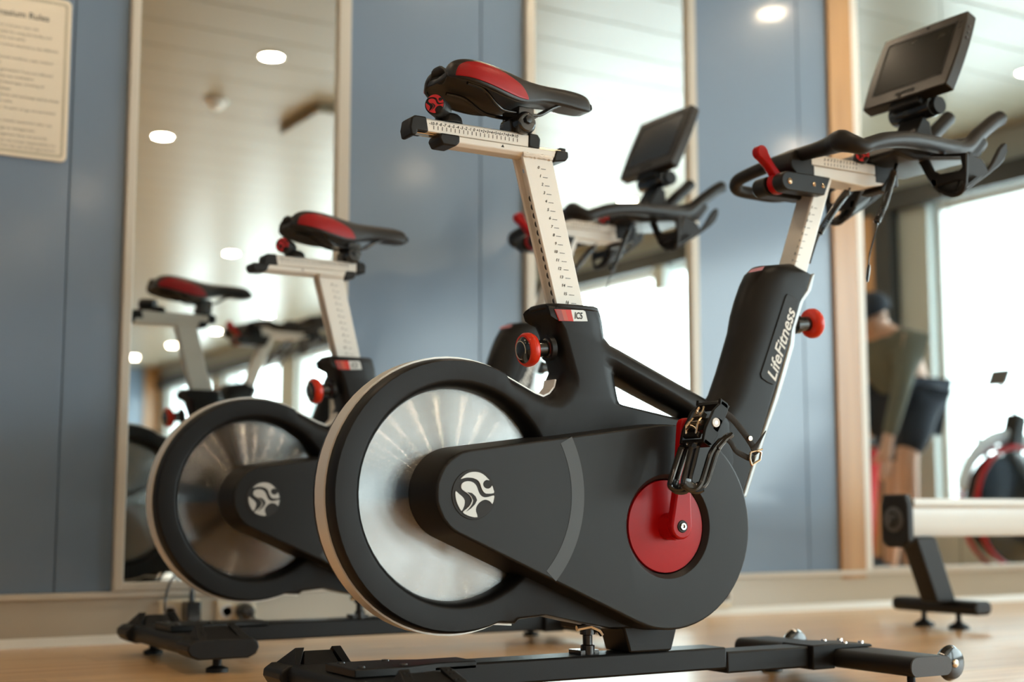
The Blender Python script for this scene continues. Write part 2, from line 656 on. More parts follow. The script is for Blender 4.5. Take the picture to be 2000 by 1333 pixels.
def make_bike():
    T = thing('spin_bike', 'x', 'exercise bike')
    seat_parts, slide_parts, bar_parts = [], [], []

    # --- body: flywheel guard, seat tube and top tube in one moulded shell
    F = [(-0.2171, 0.7078), (-0.1917, 0.7106), (-0.1434, 0.7132), (-0.1344, 0.7082), (-0.1244, 0.6698), (-0.1154, 0.6532), (-0.0984, 0.6381), (-0.0789, 0.6296), (0.0328, 0.5843), (0.1154, 0.5477), (0.1927, 0.5098), (0.2038, 0.4405), (0.1356, 0.1970), (0.0495, 0.1317), (-0.0896, 0.1336), (-0.1672, 0.1494), (-0.2298, 0.1625), (-0.2868, 0.1593), (-0.2951, 0.1526)]
    E = [(-0.2131, 0.7184)] + [(-0.1811, 0.7192), (-0.1036, 0.7231), (-0.0932, 0.7190), (-0.0852, 0.6963), (-0.0820, 0.6656), (-0.0693, 0.6528), (-0.0471, 0.6445), (0.0640, 0.5985), (0.1568, 0.5609), (0.2267, 0.5273), (0.2376, 0.4419), (0.1619, 0.1952), (0.0685, 0.1255), (-0.0722, 0.1275), (-0.1507, 0.1426), (-0.2141, 0.1577), (-0.2717, 0.1527), (-0.2801, 0.1459)]
    F2 = [(-0.2951, 0.5608), (-0.2525, 0.5379), (-0.2145, 0.5256), (-0.1871, 0.5248), (-0.1648, 0.5396), (-0.1501, 0.5626), (-0.1489, 0.5814), (-0.1774, 0.6711), (-0.1874, 0.6855), (-0.2018, 0.6892), (-0.2128, 0.6950)]
    E2 = [(-0.2962, 0.5829), (-0.2369, 0.5560), (-0.2128, 0.5486), (-0.1985, 0.5548), (-0.1873, 0.5675), (-0.1839, 0.5818)] + [(-0.1731, 0.6014), (-0.1920, 0.6672), (-0.1975, 0.6841), (-0.2065, 0.6978), (-0.2120, 0.7070)]
    a0 = math.atan2(F[-1][1] - FW[1], F[-1][0] - FW[0])
    a1 = math.atan2(F2[0][1] - FW[1], F2[0][0] - FW[0])
    if a0 > 0:
        a0 -= 2 * PI
    span = (a0 % (2 * PI)) - (a1 % (2 * PI))
    n = 44
    arcF, arcE = [], []
    for k in range(1, n):
        a = a0 - span * k / n
        arcF.append((FW[0] + 0.2315 * math.cos(a), FW[1] + 0.2315 * math.sin(a)))
        arcE.append((FW[0] + 0.2375 * math.cos(a), FW[1] + 0.2375 * math.sin(a)))
    F, E = F + arcF + F2, E + arcE + E2
    h1 = round_levels(circle(FW[0] + .003, FW[1] + .002, .1985, 56), circle(FW[0] + .003, FW[1] + .001, .1835, 56), -.045, -.014, 3)
    HF = [(-0.1009, 0.6122), (-0.0963, 0.6210), (-0.0847, 0.6255), (-0.0662, 0.6198), (-0.0006, 0.5924), (0.0810, 0.5581), (0.1276, 0.5353), (0.1373, 0.5228), (0.1321, 0.5098), (0.0924, 0.5086), (0.0498, 0.5169), (-0.0636, 0.5359), (-0.0763, 0.5393), (-0.0854, 0.5531), (-0.0932, 0.5813)]
    HE = [(-0.0594, 0.5887), (-0.0588, 0.5916), (-0.0559, 0.5927), (-0.0419, 0.5866), (0.0173, 0.5620), (0.0753, 0.5398), (0.1184, 0.5236), (0.1245, 0.5188), (0.1220, 0.5148), (0.1095, 0.5164), (0.0689, 0.5229), (-0.0412, 0.5403), (-0.0482, 0.5429), (-0.0517, 0.5486), (-0.0561, 0.5686)]
    h2 = round_levels(HF, HE, -.045, -.016, 3)
    lv = round_levels(F, E, -.045, -.016, 3)
    body = loft_obj('frame_shell', M['black'], mirrored(lv), [mirrored(h1), mirrored(h2)], T, 50)

    # --- bright band around the guard, curling up into the crook behind the seat tube
    bandp = [(a, b) for a, b in (list(reversed(E2[:6])))]
    path = [E[18]] + arcE + E2[:6]
    cx, cz = FW
    out = []
    for i, p in enumerate(path):
        q0, q1 = path[max(i - 1, 0)], path[min(i + 1, len(path) - 1)]
        tx, tz = q1[0] - q0[0], q1[1] - q0[1]
        L_ = math.hypot(tx, tz)
        out.append((-tz / L_, 0, tx / L_))
    MB().ribbon([(a + o[0] * .0003, 0, b + o[2] * .0003) for (a, b), o in zip(path, out)], (0, .0185, 0), .0032, out).build('guard_band', M['band'], T)

    # --- flywheel (its own origin at the hub so the spun grain turns about it)
    fw = MB().lathe([(.0, .013), (.06, .0135), (.176, .0125), (.1905, .0105), (.192, .008), (.192, -.008), (.1905, -.0105), (.176, -.0125), (.06, -.0135), (.0, -.013)], (0, 0, 0), (0, 1, 0), 96).build('flywheel', M['disc'], T, sharp=30)
    fw.location = (FW[0], 0, FW[1])

    # --- chain cover, near side
    cs, cb = (-.401, .3721), AX
    top = hull2(cs, .0700, cb, .1825)
    lip = hull2(cs, .0745, cb, .1870)
    mid = hull2(cs, .0790, cb, .1900)
    base = hull2(cs, .0815, cb, .1915)
    recF = circle(AX[0] - .004, AX[1], .0960, 56)
    recE = circle(AX[0] - .004, AX[1], .0870, 56)
    ycov = -.1
    lev = [(top, ycov), (hull2(cs, .0722, cb, .1847), ycov + .0006), (hull2(cs, .0738, cb, .1863), ycov + .0022), (lip, ycov + .005), (mid, -.05), (base, -.014)]
    hol = [(recF, ycov), (circle(AX[0] - .004, AX[1], .0945, 56), ycov + .0012), (recE, ycov + .010), (recE, -.07), (recE, -.05), (recE, -.014)]
    cover = loft_obj('chain_cover', M['cover'], lev, [hol], T, 40)
    # grey arc across the cover
    def arc_strip(r0, r1, a_top, a_bot, y0, y1):
        pts = [(FW[0] + .006 + r0 * math.cos(a), FW[1] + r0 * math.sin(a)) for a in [a_top + (a_bot - a_top) * k / 26 for k in range(27)]]
        pts += [(FW[0] + .006 + r1 * math.cos(a), FW[1] + r1 * math.sin(a)) for a in [a_bot + (a_top - a_bot) * k / 26 for k in range(27)]]
        return MB().prism(pts, y0, y1)
    arc_strip(.189, .2155, R(28.3), R(-43.9), ycov - .0005, ycov + .001).build('cover_arc', M['stripe'], cover)
    # roundel
    MB().lathe([(.0, 0), (.0418, 0), (.0424, .0006), (.0424, .002), (0, .002)], (-.4036, ycov - .0014, .3705), (0, 1, 0), 48).build('roundel', M['ink'], cover)
    emblem('emblem', side_frame(-.4036, ycov - .0012, .3705), .0382, .0014, M['silverprint'], M['ink'], cover)
    MB().lathe([(.0, .026), (.1915, .026), (.1925, .03), (.1925, .045), (0, .045)], (AX[0], 0, AX[1]), (0, 1, 0), 48).build('far_cover', M['cover'], T)
    # chainring disc
    MB().lathe([(.0, .0), (.03, .0), (.0838, .0045), (.0848, .006), (.0848, .03), (0, .03)], (AX[0] - .003, -.0945, AX[1]), (0, 1, 0), 64).build('crank_disc', M['red'], T)

    # --- cranks
    def crank(top_, yo, yi, side, name):
        a = Vector((AX[0], AX[1]))
        b = Vector(top_)
        d = (b - a)
        pts = []
        ang = math.atan2(d.y, d.x)
        for k in range(13):
            t = ang + PI / 2 + PI * k / 12
            pts.append((a.x + .0235 * math.cos(t), a.y + .0235 * math.sin(t)))
        n_ = Vector((-d.y, d.x)).normalized()
        for s_, rr in ((.3, .0175), (.6, .0150)):
            pts.append((a.x + d.x * s_ - n_.x * rr, a.y + d.y * s_ - n_.y * rr))
        for k in range(13):
            t = ang - PI / 2 + PI * k / 12
            pts.append((b.x + .0145 * math.cos(t), b.y + .0145 * math.sin(t)))
        for s_, rr in ((.6, .0150), (.3, .0175)):
            pts.append((a.x + d.x * s_ + n_.x * rr, a.y + d.y * s_ + n_.y * rr))
        o = MB().prism(pts, min(yi, yo), max(yi, yo)).build(name, M['red'], T, bevel=.004, seg=3)
        MB().lathe([(0, 0), (.025, 0), (.025, .035), (0, .035)], (AX[0], yo - side * .012, AX[1]), (0, -side, 0), 32).build('crank_boss', M['red'], o)
        MB().lathe([(0, -.002), (.0105, -.002), (.0115, 0), (.0115, .004), (0, .004)], (AX[0], yo, AX[1]), (0, -side, 0), 24).build('crank_bolt', M['ink'], o)
        MB().lathe([(.0, -.0015), (.0035, -.0015), (.0035, .001), (.0062, .0012), (.0066, -.001), (0.0066, -.004), (0, -.004)], (AX[0], yo + side * .0035, AX[1]), (0, side, 0), 16).build('bolt_head', M['chrome'], o)
        return o
    crank((.026, .498), -.135, -.117, -1, 'crank_arm')
    crank((-.005, .132), .100, .082, 1, 'crank_arm')

    # --- pedal with toe clip and strap (near side: held upright by the clip's weight)
    def pedal(cx_, cz_, y0, y1, ang, full):
        s = -1 if y1 < y0 else 1
        m = Matrix.Translation((cx_, 0, cz_)) @ Matrix.Rotation(-ang, 4, 'Y')
        # in the pedal's own frame: x = along the platform, z = off its face
        pm = MB()
        for yy in (y0, y1 - s * .007):
            lo, hi = min(yy, yy + s * .007), max(yy, yy + s * .007)
            pm.prism([(-.044, -.006), (-.036, -.013), (.0, -.0145), (.034, -.013), (.046, -.006), (.046, .013), (.036, .009), (.02, .015), (-.02, .015), (-.036, .011), (-.044, .008)], lo, hi, 'y', m)
        lo, hi = min(y0, y1), max(y0, y1)
        pm.box(.036, .044, lo, hi, -.012, .008, m)
        pm.box(-.044, -.036, lo, hi, -.010, .008, m)
        pm.box(-.013, .013, lo, hi, -.012, .002, m)
        p = pm.build('pedal', M['black'], T, bevel=.0012)
        MB().lathe([(0, 0), (.0075, 0), (.0075, .05), (0, .05)], m @ Vector((0, y0 - s * .030, 0)), (0, s, 0), 16).build('pedal_spindle', M['chrome'], p)
        MB().lathe([(.0, .0005), (.0035, .0005), (.0035, .0015), (.0082, .0018), (.0086, 0), (.0086, -.004), (0, -.004)], m @ Vector((.001, y1, .001)), (0, s, 0), 24).build('spindle_cap', M['plastic_white'], p)
        MB().lathe([(.0, .0), (.0034, 0), (.0034, .0019), (0, .0019)], m @ Vector((.001, y1, .001)), (0, s, 0), 16).build('cap_socket', M['bronze'], p)
        if not full:
            return
        # cleat clip: claw, spring, hinge pins
        ym = (y0 + y1) / 2
        k = MB()
        loop = [(.018 + .009 * math.cos(t), ym + .009 * math.sin(t), .019) for t in [R(40) + R(280) * i / 12 for i in range(13)]]
        k.tube([m @ Vector(q) for q in loop], .0022, 8)
        k.box(.004, .014, ym - .013, ym + .013, .010, .020, m)
        k.tube([m @ Vector(q) for q in [(-.030, ym - .014, .016), (-.016, ym - .016, .022), (-.006, ym - .012, .020), (.002, ym - .012, .018)]], .0024, 8)
        k.tube([m @ Vector(q) for q in [(-.030, ym + .014, .016), (-.016, ym + .016, .022), (-.006, ym + .012, .020), (.002, ym + .012, .018)]], .0024, 8)
        k.tube([m @ Vector(q) for q in [(-.008, ym - .02, .017), (-.008, ym + .02, .017)]], .0045, 10)
        k.tube([m @ Vector(q) for q in [(-.022, ym - .015, .019), (-.018, ym, .023), (-.022, ym + .015, .019)]], .0026, 8)
        k.build('cleat_clip', M['bronze'], p)
        MB().box(-.036, -.026, ym - .022, ym + .022, .008, .017, m).build('clip_block', M['gloss'], p, bevel=.002)
        sc = MB()
        for yy in (ym - .011, ym + .011):
            sc.lathe([(0, 0), (.0036, 0), (.0036, .004), (.0022, .0052), (0, .0052)], m @ Vector((-.044, yy, .006)), (m.to_3x3() @ Vector((-1, 0, .5))).normalized(), 12)
        sc.build('clip_screws', M['chrome'], p)
        # toe clip: two slotted forks that hang, hook under and come back up to the strap
        A = smooth_path([(-0.0012, -0.1580, 0.4572), (-0.0133, -0.1580, 0.4285), (-0.0246, -0.1570, 0.3982), (-0.0259, -0.1570, 0.3881), (-0.0176, -0.1580, 0.3827), (-0.0057, -0.1620, 0.3828), (0.0006, -0.1660, 0.3910)], 4)
        B = smooth_path([(-0.0036, -0.1920, 0.4577), (-0.0133, -0.1920, 0.4275), (-0.0230, -0.1920, 0.3993), (-0.0217, -0.1930, 0.3894), (-0.0120, -0.1950, 0.3832), (0.0006, -0.1980, 0.3841), (0.0108, -0.2000, 0.3959), (0.0201, -0.2020, 0.4214), (0.0307, -0.2040, 0.4489), (0.0462, -0.2070, 0.4674), (0.0613, -0.2090, 0.4778)], 4)
        c = MB()
        for off in (-.0075, .0075):
            c.tube([Vector(q) + Vector((off * 1.0, off * .1, off * .2)) for q in A], .0052, 8)
            c.tube([Vector(q) + Vector((off * 1.0, off * .1, off * .3)) for q in B], .0052, 8)
        for Q in (A, B):
            a_, b_ = Vector(Q[0]), Vector(Q[3])
            c.tube([a_ + Vector((-.008, 0, 0)), a_ + Vector((.008, 0, 0))], .0045, 8)
        # solid toe of each hook
        for Q, i0, i1 in ((A, 8, 24), (B, 8, 22)):
            c.tube(Q[i0:i1], .0062, 8, rx=1.7)
        c.tube([Vector(B[-8]), Vector(B[-4]), Vector(B[-1])], .006, 8, rx=1.6)
        c.tube([Vector(A[0]) + Vector((.006, .006, 0)), Vector(B[0]) + Vector((-.006, -.006, 0))], .005, 8)
        c.build('toe_clip', M['gloss'], p)
        # strap, rivet, buckle
        S1 = smooth_path([(0.0412, -0.2060, 0.5233), (0.0529, -0.2060, 0.5191), (0.0708, -0.2070, 0.5086), (0.0874, -0.2080, 0.4924), (0.1017, -0.2090, 0.4771), (0.1148, -0.2100, 0.4598), (0.1229, -0.2100, 0.4451)], 4)
        S2 = smooth_path([(0.0566, -0.2060, 0.4732), (0.0682, -0.2060, 0.4643), (0.0777, -0.2070, 0.4507), (0.0921, -0.2080, 0.4436), (0.1055, -0.2090, 0.4383), (0.1179, -0.2100, 0.4367)], 4)
        S3 = smooth_path([(0.1129, -0.2120, 0.4504), (0.1216, -0.2120, 0.4598), (0.1328, -0.2120, 0.4731), (0.1454, -0.2120, 0.4884)], 3)
        st = MB()
        st.tube(S1, [.0068] * len(S1), 8, rx=.28, up=(0, 0, 1))
        st.tube(S2, [.0055] * len(S2), 8, rx=.35, up=(0, 0, 1))
        st.tube(S3, [.0065 - .0055 * i / (len(S3) - 1) for i in range(len(S3))], 8, rx=.3, up=(1, 0, 0))
        strap = st.build('toe_strap', M['webbing'], p)
        MB().lathe([(0, .002), (.0045, .0015), (.005, 0), (.005, -.004), (0, -.004)], (0.1070, -0.2125, 0.4734), (0, -1, 0), 16).build('rivet', M['bronze'], strap)
        bk = MB()
        q = [Vector(a) for a in [(0.1072, -0.2130, 0.4484), (0.1351, -0.2130, 0.4545), (0.1285, -0.2130, 0.4349), (0.1090, -0.2130, 0.4253)]]
        bk.tube([q[0], q[1]], .0016, 8)
        bk.tube(smooth_path([tuple(q[0]), tuple((q[0] + q[3]) / 2 + Vector((-.003, 0, 0))), tuple(q[3])], 4), .0022, 8)
        bk.tube([q[3], q[2]], .0022, 8)
        bk.tube([(q[0] + q[1]) / 2, (q[2] + q[1]) / 2 + Vector((0, 0, .004)), q[2]], .0022, 8)
        bk.build('buckle', M['bronze'], strap)
    pedal(.026, .498, -.146, -.216, R(60), True)
    pedal(-.005, .132, .112, .180, R(5), False)

    # --- front column: rounded rear shell, flat side plate
    CF = [(0.3649, 0.8244), (0.3912, 0.8257), (0.4191, 0.8249), (0.4069, 0.7931), (0.3893, 0.7642), (0.3566, 0.6855), (0.3174, 0.5955), (0.2901, 0.5261), (0.2289, 0.3813), (0.1686, 0.2493), (0.0873, 0.1888), (0.1471, 0.4101), (0.1930, 0.4899), (0.2092, 0.5243), (0.2341, 0.5392), (0.2490, 0.5620), (0.2812, 0.6347), (0.3139, 0.7087), (0.3283, 0.7408), (0.3414, 0.7710), (0.3517, 0.7949), (0.3591, 0.8123)]
    CE = [(0.3152, 0.8392), (0.3871, 0.8499)] + [(0.4328, 0.8294), (0.4203, 0.7922), (0.3986, 0.7682), (0.3726, 0.6866), (0.3281, 0.5653), (0.2970, 0.5030), (0.2384, 0.3695), (0.1742, 0.2365)] + [(0.1091, 0.1812), (0.1660, 0.4112), (0.1757, 0.5116), (0.1763, 0.5418), (0.1870, 0.5625), (0.1949, 0.5719), (0.2153, 0.6177), (0.2460, 0.6987), (0.2534, 0.7324), (0.2648, 0.7645), (0.2804, 0.7993), (0.2945, 0.8226)]
    column = loft_obj('front_column', M['black'], mirrored(round_levels(CF, CE, -.044, -.008, 5)), (), T, 50)
    # flat aluminium spine on the leading edge
    sp = [(0.4257, 0.8267), (0.4356, 0.8297), (0.4231, 0.7924), (0.4014, 0.7674), (0.3789, 0.7132), (0.3736, 0.6752), (0.3295, 0.5653), (0.2983, 0.5020), (0.2410, 0.3695), (0.2294, 0.3694), (0.2878, 0.5047), (0.3175, 0.5700), (0.3600, 0.6785), (0.3651, 0.7122), (0.3889, 0.7685), (0.4106, 0.7935)]
    MB().prism(sp, -.0432, .0432).build('column_spine', M['spine'], column, bevel=.003)
    pl = smooth_loop([(0.3552, 0.7804), (0.3694, 0.7762), (0.3857, 0.7670), (0.3812, 0.7551), (0.3499, 0.6756), (0.3193, 0.5996), (0.3111, 0.5931), (0.2965, 0.5976), (0.2822, 0.6050), (0.2797, 0.6131), (0.3125, 0.6878), (0.3502, 0.7747)], 1)
    MB().prism(pl, -.0462, -.043).build('name_plate', M['rubber'], column, bevel=.0012)
    nm = MB()
    A, B = [(0.3061, 0.6040), (0.3646, 0.7515)]
    fit_text(nm, 'LifeFitness', A, B, -.0466, .026, 0.32, 0.018)
    nm.build('name_lettering', M['whiteprint'], column)
    # small badge on the shoulder of the column
    MB().prism([(0.2675, 0.8180), (0.2770, 0.8261), (0.3109, 0.8354), (0.3039, 0.8264)], -.0295, -.027).build('shoulder_badge', M['maroon'], column)
    # red knob on the leading edge
    def knob(c, ax, parent, nm_):
        c = Vector(c)
        ax = Vector(ax).normalized()
        sl = MB().lathe([(0, 0), (.019, 0), (.019, .012), (.0155, .014), (.0155, .042), (0, .042)], c - ax * .052, ax, 28).build(nm_, M['gloss'], parent)
        prof = [(0, -.014), (.022, -.014), (.0285, -.010), (.0312, -.004), (.0312, .004), (.028, .009), (.0262, .0095), (0, .0095)]
        grip = MB().lathe(prof, c, ax, 40).build('knob_grip', M['orange_red'], sl)
        MB().lathe([(0, .0165), (.012, .0160), (.021, .0125), (.0255, .0085), (.0255, .004), (0, .004)], c, ax, 40).build('knob_cap', M['gloss'], sl)
        rim = MB()
        U = ax.orthogonal().normalized()
        W_ = ax.cross(U)
        rim.tube([c + ax * .0152 + (U * math.cos(t) + W_ * math.sin(t)) * .0165 for t in [R(20) + R(300) * k / 24 for k in range(25)]], .0006, 6)
        rim.build('knob_marking', M['cream'], sl)
        return sl
    knob((.463, 0, .732), (.96, 0, .12), column, 'stem_knob')
    seatk = knob((-.247, -.020, .633), (-1, 0, -.13), body, 'seat_knob')
    MB().lathe([(0, 0), (.024, 0), (.024, .01), (0, .01)], (-.198, -.020, .6395), (-1, 0, -.13), 28).build('knob_collar', M['black'], seatk)
    # collar plate around the seat post
    lipn = [(-.1555 + .0625 * math.copysign(abs(math.cos(t)) ** .62, math.cos(t)), .0462 * math.copysign(abs(math.sin(t)) ** .62, math.sin(t))) for t in [2 * PI * k / 40 for k in range(40)]]
    MB().prism(lipn, .7095, .7195, 'z').build('collar_lip', M['rubber'], body, bevel=.003)
    # model badge on the collar
    MB().prism([(-0.2057, 0.7071), (-0.1700, 0.7088), (-0.1646, 0.6879), (-0.1958, 0.6867)], -.0466, -.044).build('badge_red_field', M['orange_red'], body)
    MB().prism([(-0.2038, 0.7062), (-0.1916, 0.7067), (-0.1850, 0.6878), (-0.1950, 0.6876)], -.0471, -.045).build('badge_stripe', M['maroon'], body)
    MB().prism([(-0.1916, 0.7067), (-0.1827, 0.7073), (-0.1761, 0.6884), (-0.1850, 0.6878)], -.0471, -.045).build('badge_stripe', M['orange'], body)
    MB().prism([(-0.1700, 0.7088), (-0.1430, 0.7098), (-0.1385, 0.7077), (-0.1335, 0.6900), (-0.1646, 0.6879)], -.0466, -.044).build('badge_silver_field', M['silverprint'], body)
    bt = MB()
    A, B = [(-0.1623, 0.6988), (-0.1449, 0.6991)]
    fit_text(bt, 'IC5', A, B, -.0472, .0125, 0.12, 0.02)
    bt.build('badge_lettering', M['ink'], body)

    # --- seat post
    pf = [(-0.2591, 0.9980), (-0.1921, 1.0010), (-0.1230, 0.7229), (-0.1118, 0.6784), (-0.1710, 0.6745), (-0.1832, 0.7184)]
    sp_ = MB()
    (x0, z0), (x1, z1), (x2, z2), (x3, z3) = pf[0], pf[1], pf[3], pf[4]
    z0 = z1 = .998
    # C-section: front wall, two cheeks, recessed rear web
    for (ya, yb, s0, s1) in ((-.018, -.0115, 0, 1), (.0115, .018, 0, 1), (-.0125, .0125, .16, 1)):
        q = []
        for (xa, za, xb, zb) in ((x0, z0, x1, z1), (x3, z3, x2, z2)):
            q.append(((xa + (xb - xa) * s0, za + (zb - za) * s0), (xa + (xb - xa) * s1, za + (zb - za) * s1)))
        sp_.prism([q[0][0], q[0][1], q[1][1], q[1][0]], ya, yb)
    post = sp_.build('seat_post', M['alu'], T, bevel=.0022)
    seat_parts.append(post)
    ho = MB()
    dv = Vector((x3 - x0, 0, z3 - z0)).normalized()
    nrm = Vector((-dv.z, 0, dv.x))
    if nrm.x > 0:
        nrm = -nrm
    web = Vector((x0 + (x1 - x0) * .16, 0, z0))
    for k in range(13):
        c = web + dv * (.082 + .0163 * k) + nrm * .0005
        ho.lathe([(0, 0), (.0058, 0), (.0058, .001), (0, .001)], c, nrm, 14)
    ho.build('adjustment_holes', M['ink'], post)['kind'] = 'stuff'
    MB().lathe([(0, 0), (.005, 0), (.004, .003), (0, .003)], web + dv * .030, nrm, 14).build('web_screw', M['chrome'], post)
    sm = MB()
    for k in range(17):
        t = k / 15
        a = [(-0.2218, 0.9738), (-0.1603, 0.7416), (-0.2162, 0.9725), (-0.1551, 0.7412), (-0.2061, 0.9733), (-0.1442, 0.7414)]
        nx, nz_ = a[0][0] + (a[1][0] - a[0][0]) * t, a[0][1] + (a[1][1] - a[0][1]) * t
        ax_, az_ = a[2][0] + (a[3][0] - a[2][0]) * t, a[2][1] + (a[3][1] - a[2][1]) * t
        bx_, bz_ = a[4][0] + (a[5][0] - a[4][0]) * t, a[4][1] + (a[5][1] - a[4][1]) * t
        text_geo(sm, str(k), .0078, side_frame(nx, -.0184, nz_ + .0006, -.03), .0002, .15, .01, 'RIGHT' if k > 9 else 'CENTER')
        sm.box(ax_, bx_, -.0187, -.0175, az_ - .0004, az_ + .0004)
    o = sm.build('height_scale', M['ink'], post)
    o['kind'] = 'stuff'
    wl = MB()
    pw = [Vector((x0 + .002 + (x1 - x0 - .004) * k / 16, -.0195, .995 + .0008 * math.sin(k * 2.4))) for k in range(17)]
    wl.tube(pw, [.0045 + .0007 * (k % 2) for k in range(17)], 8)
    wl.tube([Vector((x1 - .003, -.018, .995)), Vector((x1 + .002, -.012, .993)), Vector((x1 + .002, .012, .993))], .0045, 8)
    wl.build('weld_bead', M['alu'], post)

    # --- seat rail (fixed to the post) and slider
    rail = MB().prism([(-.0205, .9985), (-.0205, 1.0095), (.0205, 1.0095), (.0205, .9985), (.014, .992), (-.014, .992)], -.425, -.170, 'x').build('seat_rail', M['alu'], T, bevel=.0015)
    seat_parts.append(rail)
    MB().prism([(-.425, .990), (-.398, .990), (-.390, .998), (-.390, 1.011), (-.428, 1.011), (-.432, 1.002)], -.023, .023).build('rail_cap', M['rubber'], rail, bevel=.003)
    MB().prism([(-.190, .989), (-.164, .993), (-.157, 1.000), (-.158, 1.012), (-.184, 1.012), (-.188, 1.003)], -.0225, .0225).build('rail_cap', M['rubber'], rail, bevel=.003)
    MB().prism([(-.297, 1.002), (-.3035, 1.002), (-.300, 1.007)], -.0210, -.019).build('pointer_mark', M['ink'], rail)
    slider = MB().prism([(-.019, 1.0105), (-.019, 1.032), (-.016, 1.035), (.016, 1.035), (.019, 1.032), (.019, 1.0105)], -.462, -.236, 'x').build('seat_slider', M['alu'], T, bevel=.0012)
    slide_parts.append(slider)
    MB().box(-.480, -.30, -.008, .008, 1.0085, 1.0165).build('slider_track', M['track'], slider, bevel=.001)
    MB().box(-.480, -.30, -.016, -.010, 1.0095, 1.013).build('slider_track', M['track'], slider, bevel=.001)
    MB().box(-.30, -.165, -.014, .014, 1.0085, 1.0155).build('slider_track', M['track'], rail, bevel=.001)
    MB().prism([(-.489, 1.014), (-.486, 1.000), (-.478, 1.000), (-.474, 1.006), (-.474, 1.0095), (-.452, 1.0095), (-.457, 1.0365), (-.480, 1.0365), (-.486, 1.031)], -.021, .021).build('slider_cap', M['rubber'], slider, bevel=.003)
    MB().prism([(-.245, 1.0095), (-.220, 1.009), (-.218, 1.028), (-.224, 1.0365), (-.244, 1.0365)], -.021, .021).build('slider_cap', M['rubber'], slider, bevel=.003)
    MB().box(-.172, -.158, -.014, .014, 1.008, 1.020).build('track_stop', M['rubber'], rail, bevel=.002)
    ss = MB()
    a = [(-0.4461, 1.0259), (-0.2732, 1.0266), (-0.4415, 1.0224), (-0.2680, 1.0230), (-0.4409, 1.0155), (-0.2678, 1.0163)]
    for k in range(21):
        t = k / 20
        v = k - 10
        text_geo(ss, ('+' if v > 0 else '') + str(v), .0078, side_frame(a[0][0] + (a[1][0] - a[0][0]) * t, -.0192, a[0][1] + (a[1][1] - a[0][1]) * t, 0), .0002, .2, .01)
        xx = a[2][0] + (a[3][0] - a[2][0]) * t
        za = a[2][1] + (a[3][1] - a[2][1]) * t
        zb = a[4][1] + (a[5][1] - a[4][1]) * t
        ss.box(xx - .0004, xx + .0004, -.0196, -.0185, zb, za)
    ss.build('position_scale', M['ink'], slider)['kind'] = 'stuff'

    # --- saddle: lofted cross-sections from nose to tail, then the side patches from the same surface
    ST = [(-.1005, .013, 1.118, 1.101), (-.105, .0195, 1.127, 1.097), (-.118, .0240, 1.1325, 1.096), (-.145, .0265, 1.1355, 1.097), (-.180, .0275, 1.1355, 1.100),
          (-.212, .0300, 1.1355, 1.099), (-.238, .0385, 1.1365, 1.091), (-.262, .0500, 1.139, 1.083), (-.290, .0630, 1.143, 1.079), (-.320, .0740, 1.1475, 1.081),
          (-.350, .0800, 1.1510, 1.086), (-.378, .0815, 1.1525, 1.092), (-.400, .0770, 1.1505, 1.097), (-.416, .0670, 1.1450, 1.101), (-.425, .0540, 1.1360, 1.105), (-.428, .040, 1.125, 1.110)]
    NP = 25

    def sec(i, u):
        """point on saddle section i (float), u in -1..1 across"""
        j = min(int(i), len(ST) - 2)
        t = i - j
        x, w, zt, zb = (ST[j][k] + (ST[j + 1][k] - ST[j][k]) * t for k in range(4))
        a = u * PI / 2
        yy = w * math.copysign(abs(math.sin(a)) ** 0.80, u)
        prof = max(math.cos(a), 0) ** 0.62
        rear = min(max((-x - .24) / .10, 0), 1)
        groove = .017 * rear * math.exp(-(yy / .020) ** 2)
        notch = .011 * min(max((-x - .37) / .05, 0), 1) * math.exp(-(yy / .022) ** 2)
        return Vector((x + notch, yy, zb + (zt - zb) * prof - groove))
    sd = MB()
    vv = []
    for i in range(len(ST)):
        for k in range(NP):
            vv.append(sec(i, -1 + 2 * k / (NP - 1)))
    ff = []
    for i in range(len(ST) - 1):
        for k in range(NP - 1):
            a = i * NP + k
            ff.append((a, a + 1, a + NP + 1, a + NP))
    sd.add(vv, ff)
    me_v = len(sd.v)
    # underside lip
    sd.add([sec(0, -1 + 2 * k / (NP - 1)) for k in range(NP)] + [], [tuple(range(NP - 1, -1, -1))])
    sd.add([sec(len(ST) - 1, -1 + 2 * k / (NP - 1)) for k in range(NP)], [tuple(range(NP))])
    sad = sd.build('saddle', M['leather'], T, sharp=60)
    so = sad.modifiers.new('shell', 'SOLIDIFY')
    so.thickness = .006
    so.offset = -1
    ss2 = sad.modifiers.new('soft', 'SUBSURF')
    ss2.levels = 1
    ss2.render_levels = 2
    slide_parts.append(sad)
    for s in (-1, 1):
        rows = []
        for i in range(15):
            t = i / 14
            fi = 7.0 + (13.6 - 7.0) * t
            width = math.sin(PI * min(max(t, .0), 1)) ** .45
            u0 = .985
            u1 = .985 - (.44 * width * (0.70 + .30 * t) + .02)
            row = []
            for k in range(8):
                u = u0 + (u1 - u0) * k / 7
                p = sec(fi, s * u)
                q = sec(fi, s * (u + .02 if u < .97 else u - .02))
                nrm_ = Vector((0, s * u, .6 * (1 - u))).normalized()
                row.append(p + nrm_ * .0016)
            rows.append(row)
        mb = MB()
        mb.add([p for r_ in rows for p in r_], [(i * 8 + k, i * 8 + k + 1, (i + 1) * 8 + k + 1, (i + 1) * 8 + k) for i in range(14) for k in range(7)])
        pa = mb.build('side_patch', M['redvinyl'], sad, sharp=60)
        pa['label'] = 'red vinyl side patch'
        q = pa.modifiers.new('shell', 'SOLIDIFY')
        q.thickness = .002
        q.offset = -1
        q = pa.modifiers.new('soft', 'SUBSURF')
        q.levels = 1
        q.render_levels = 2
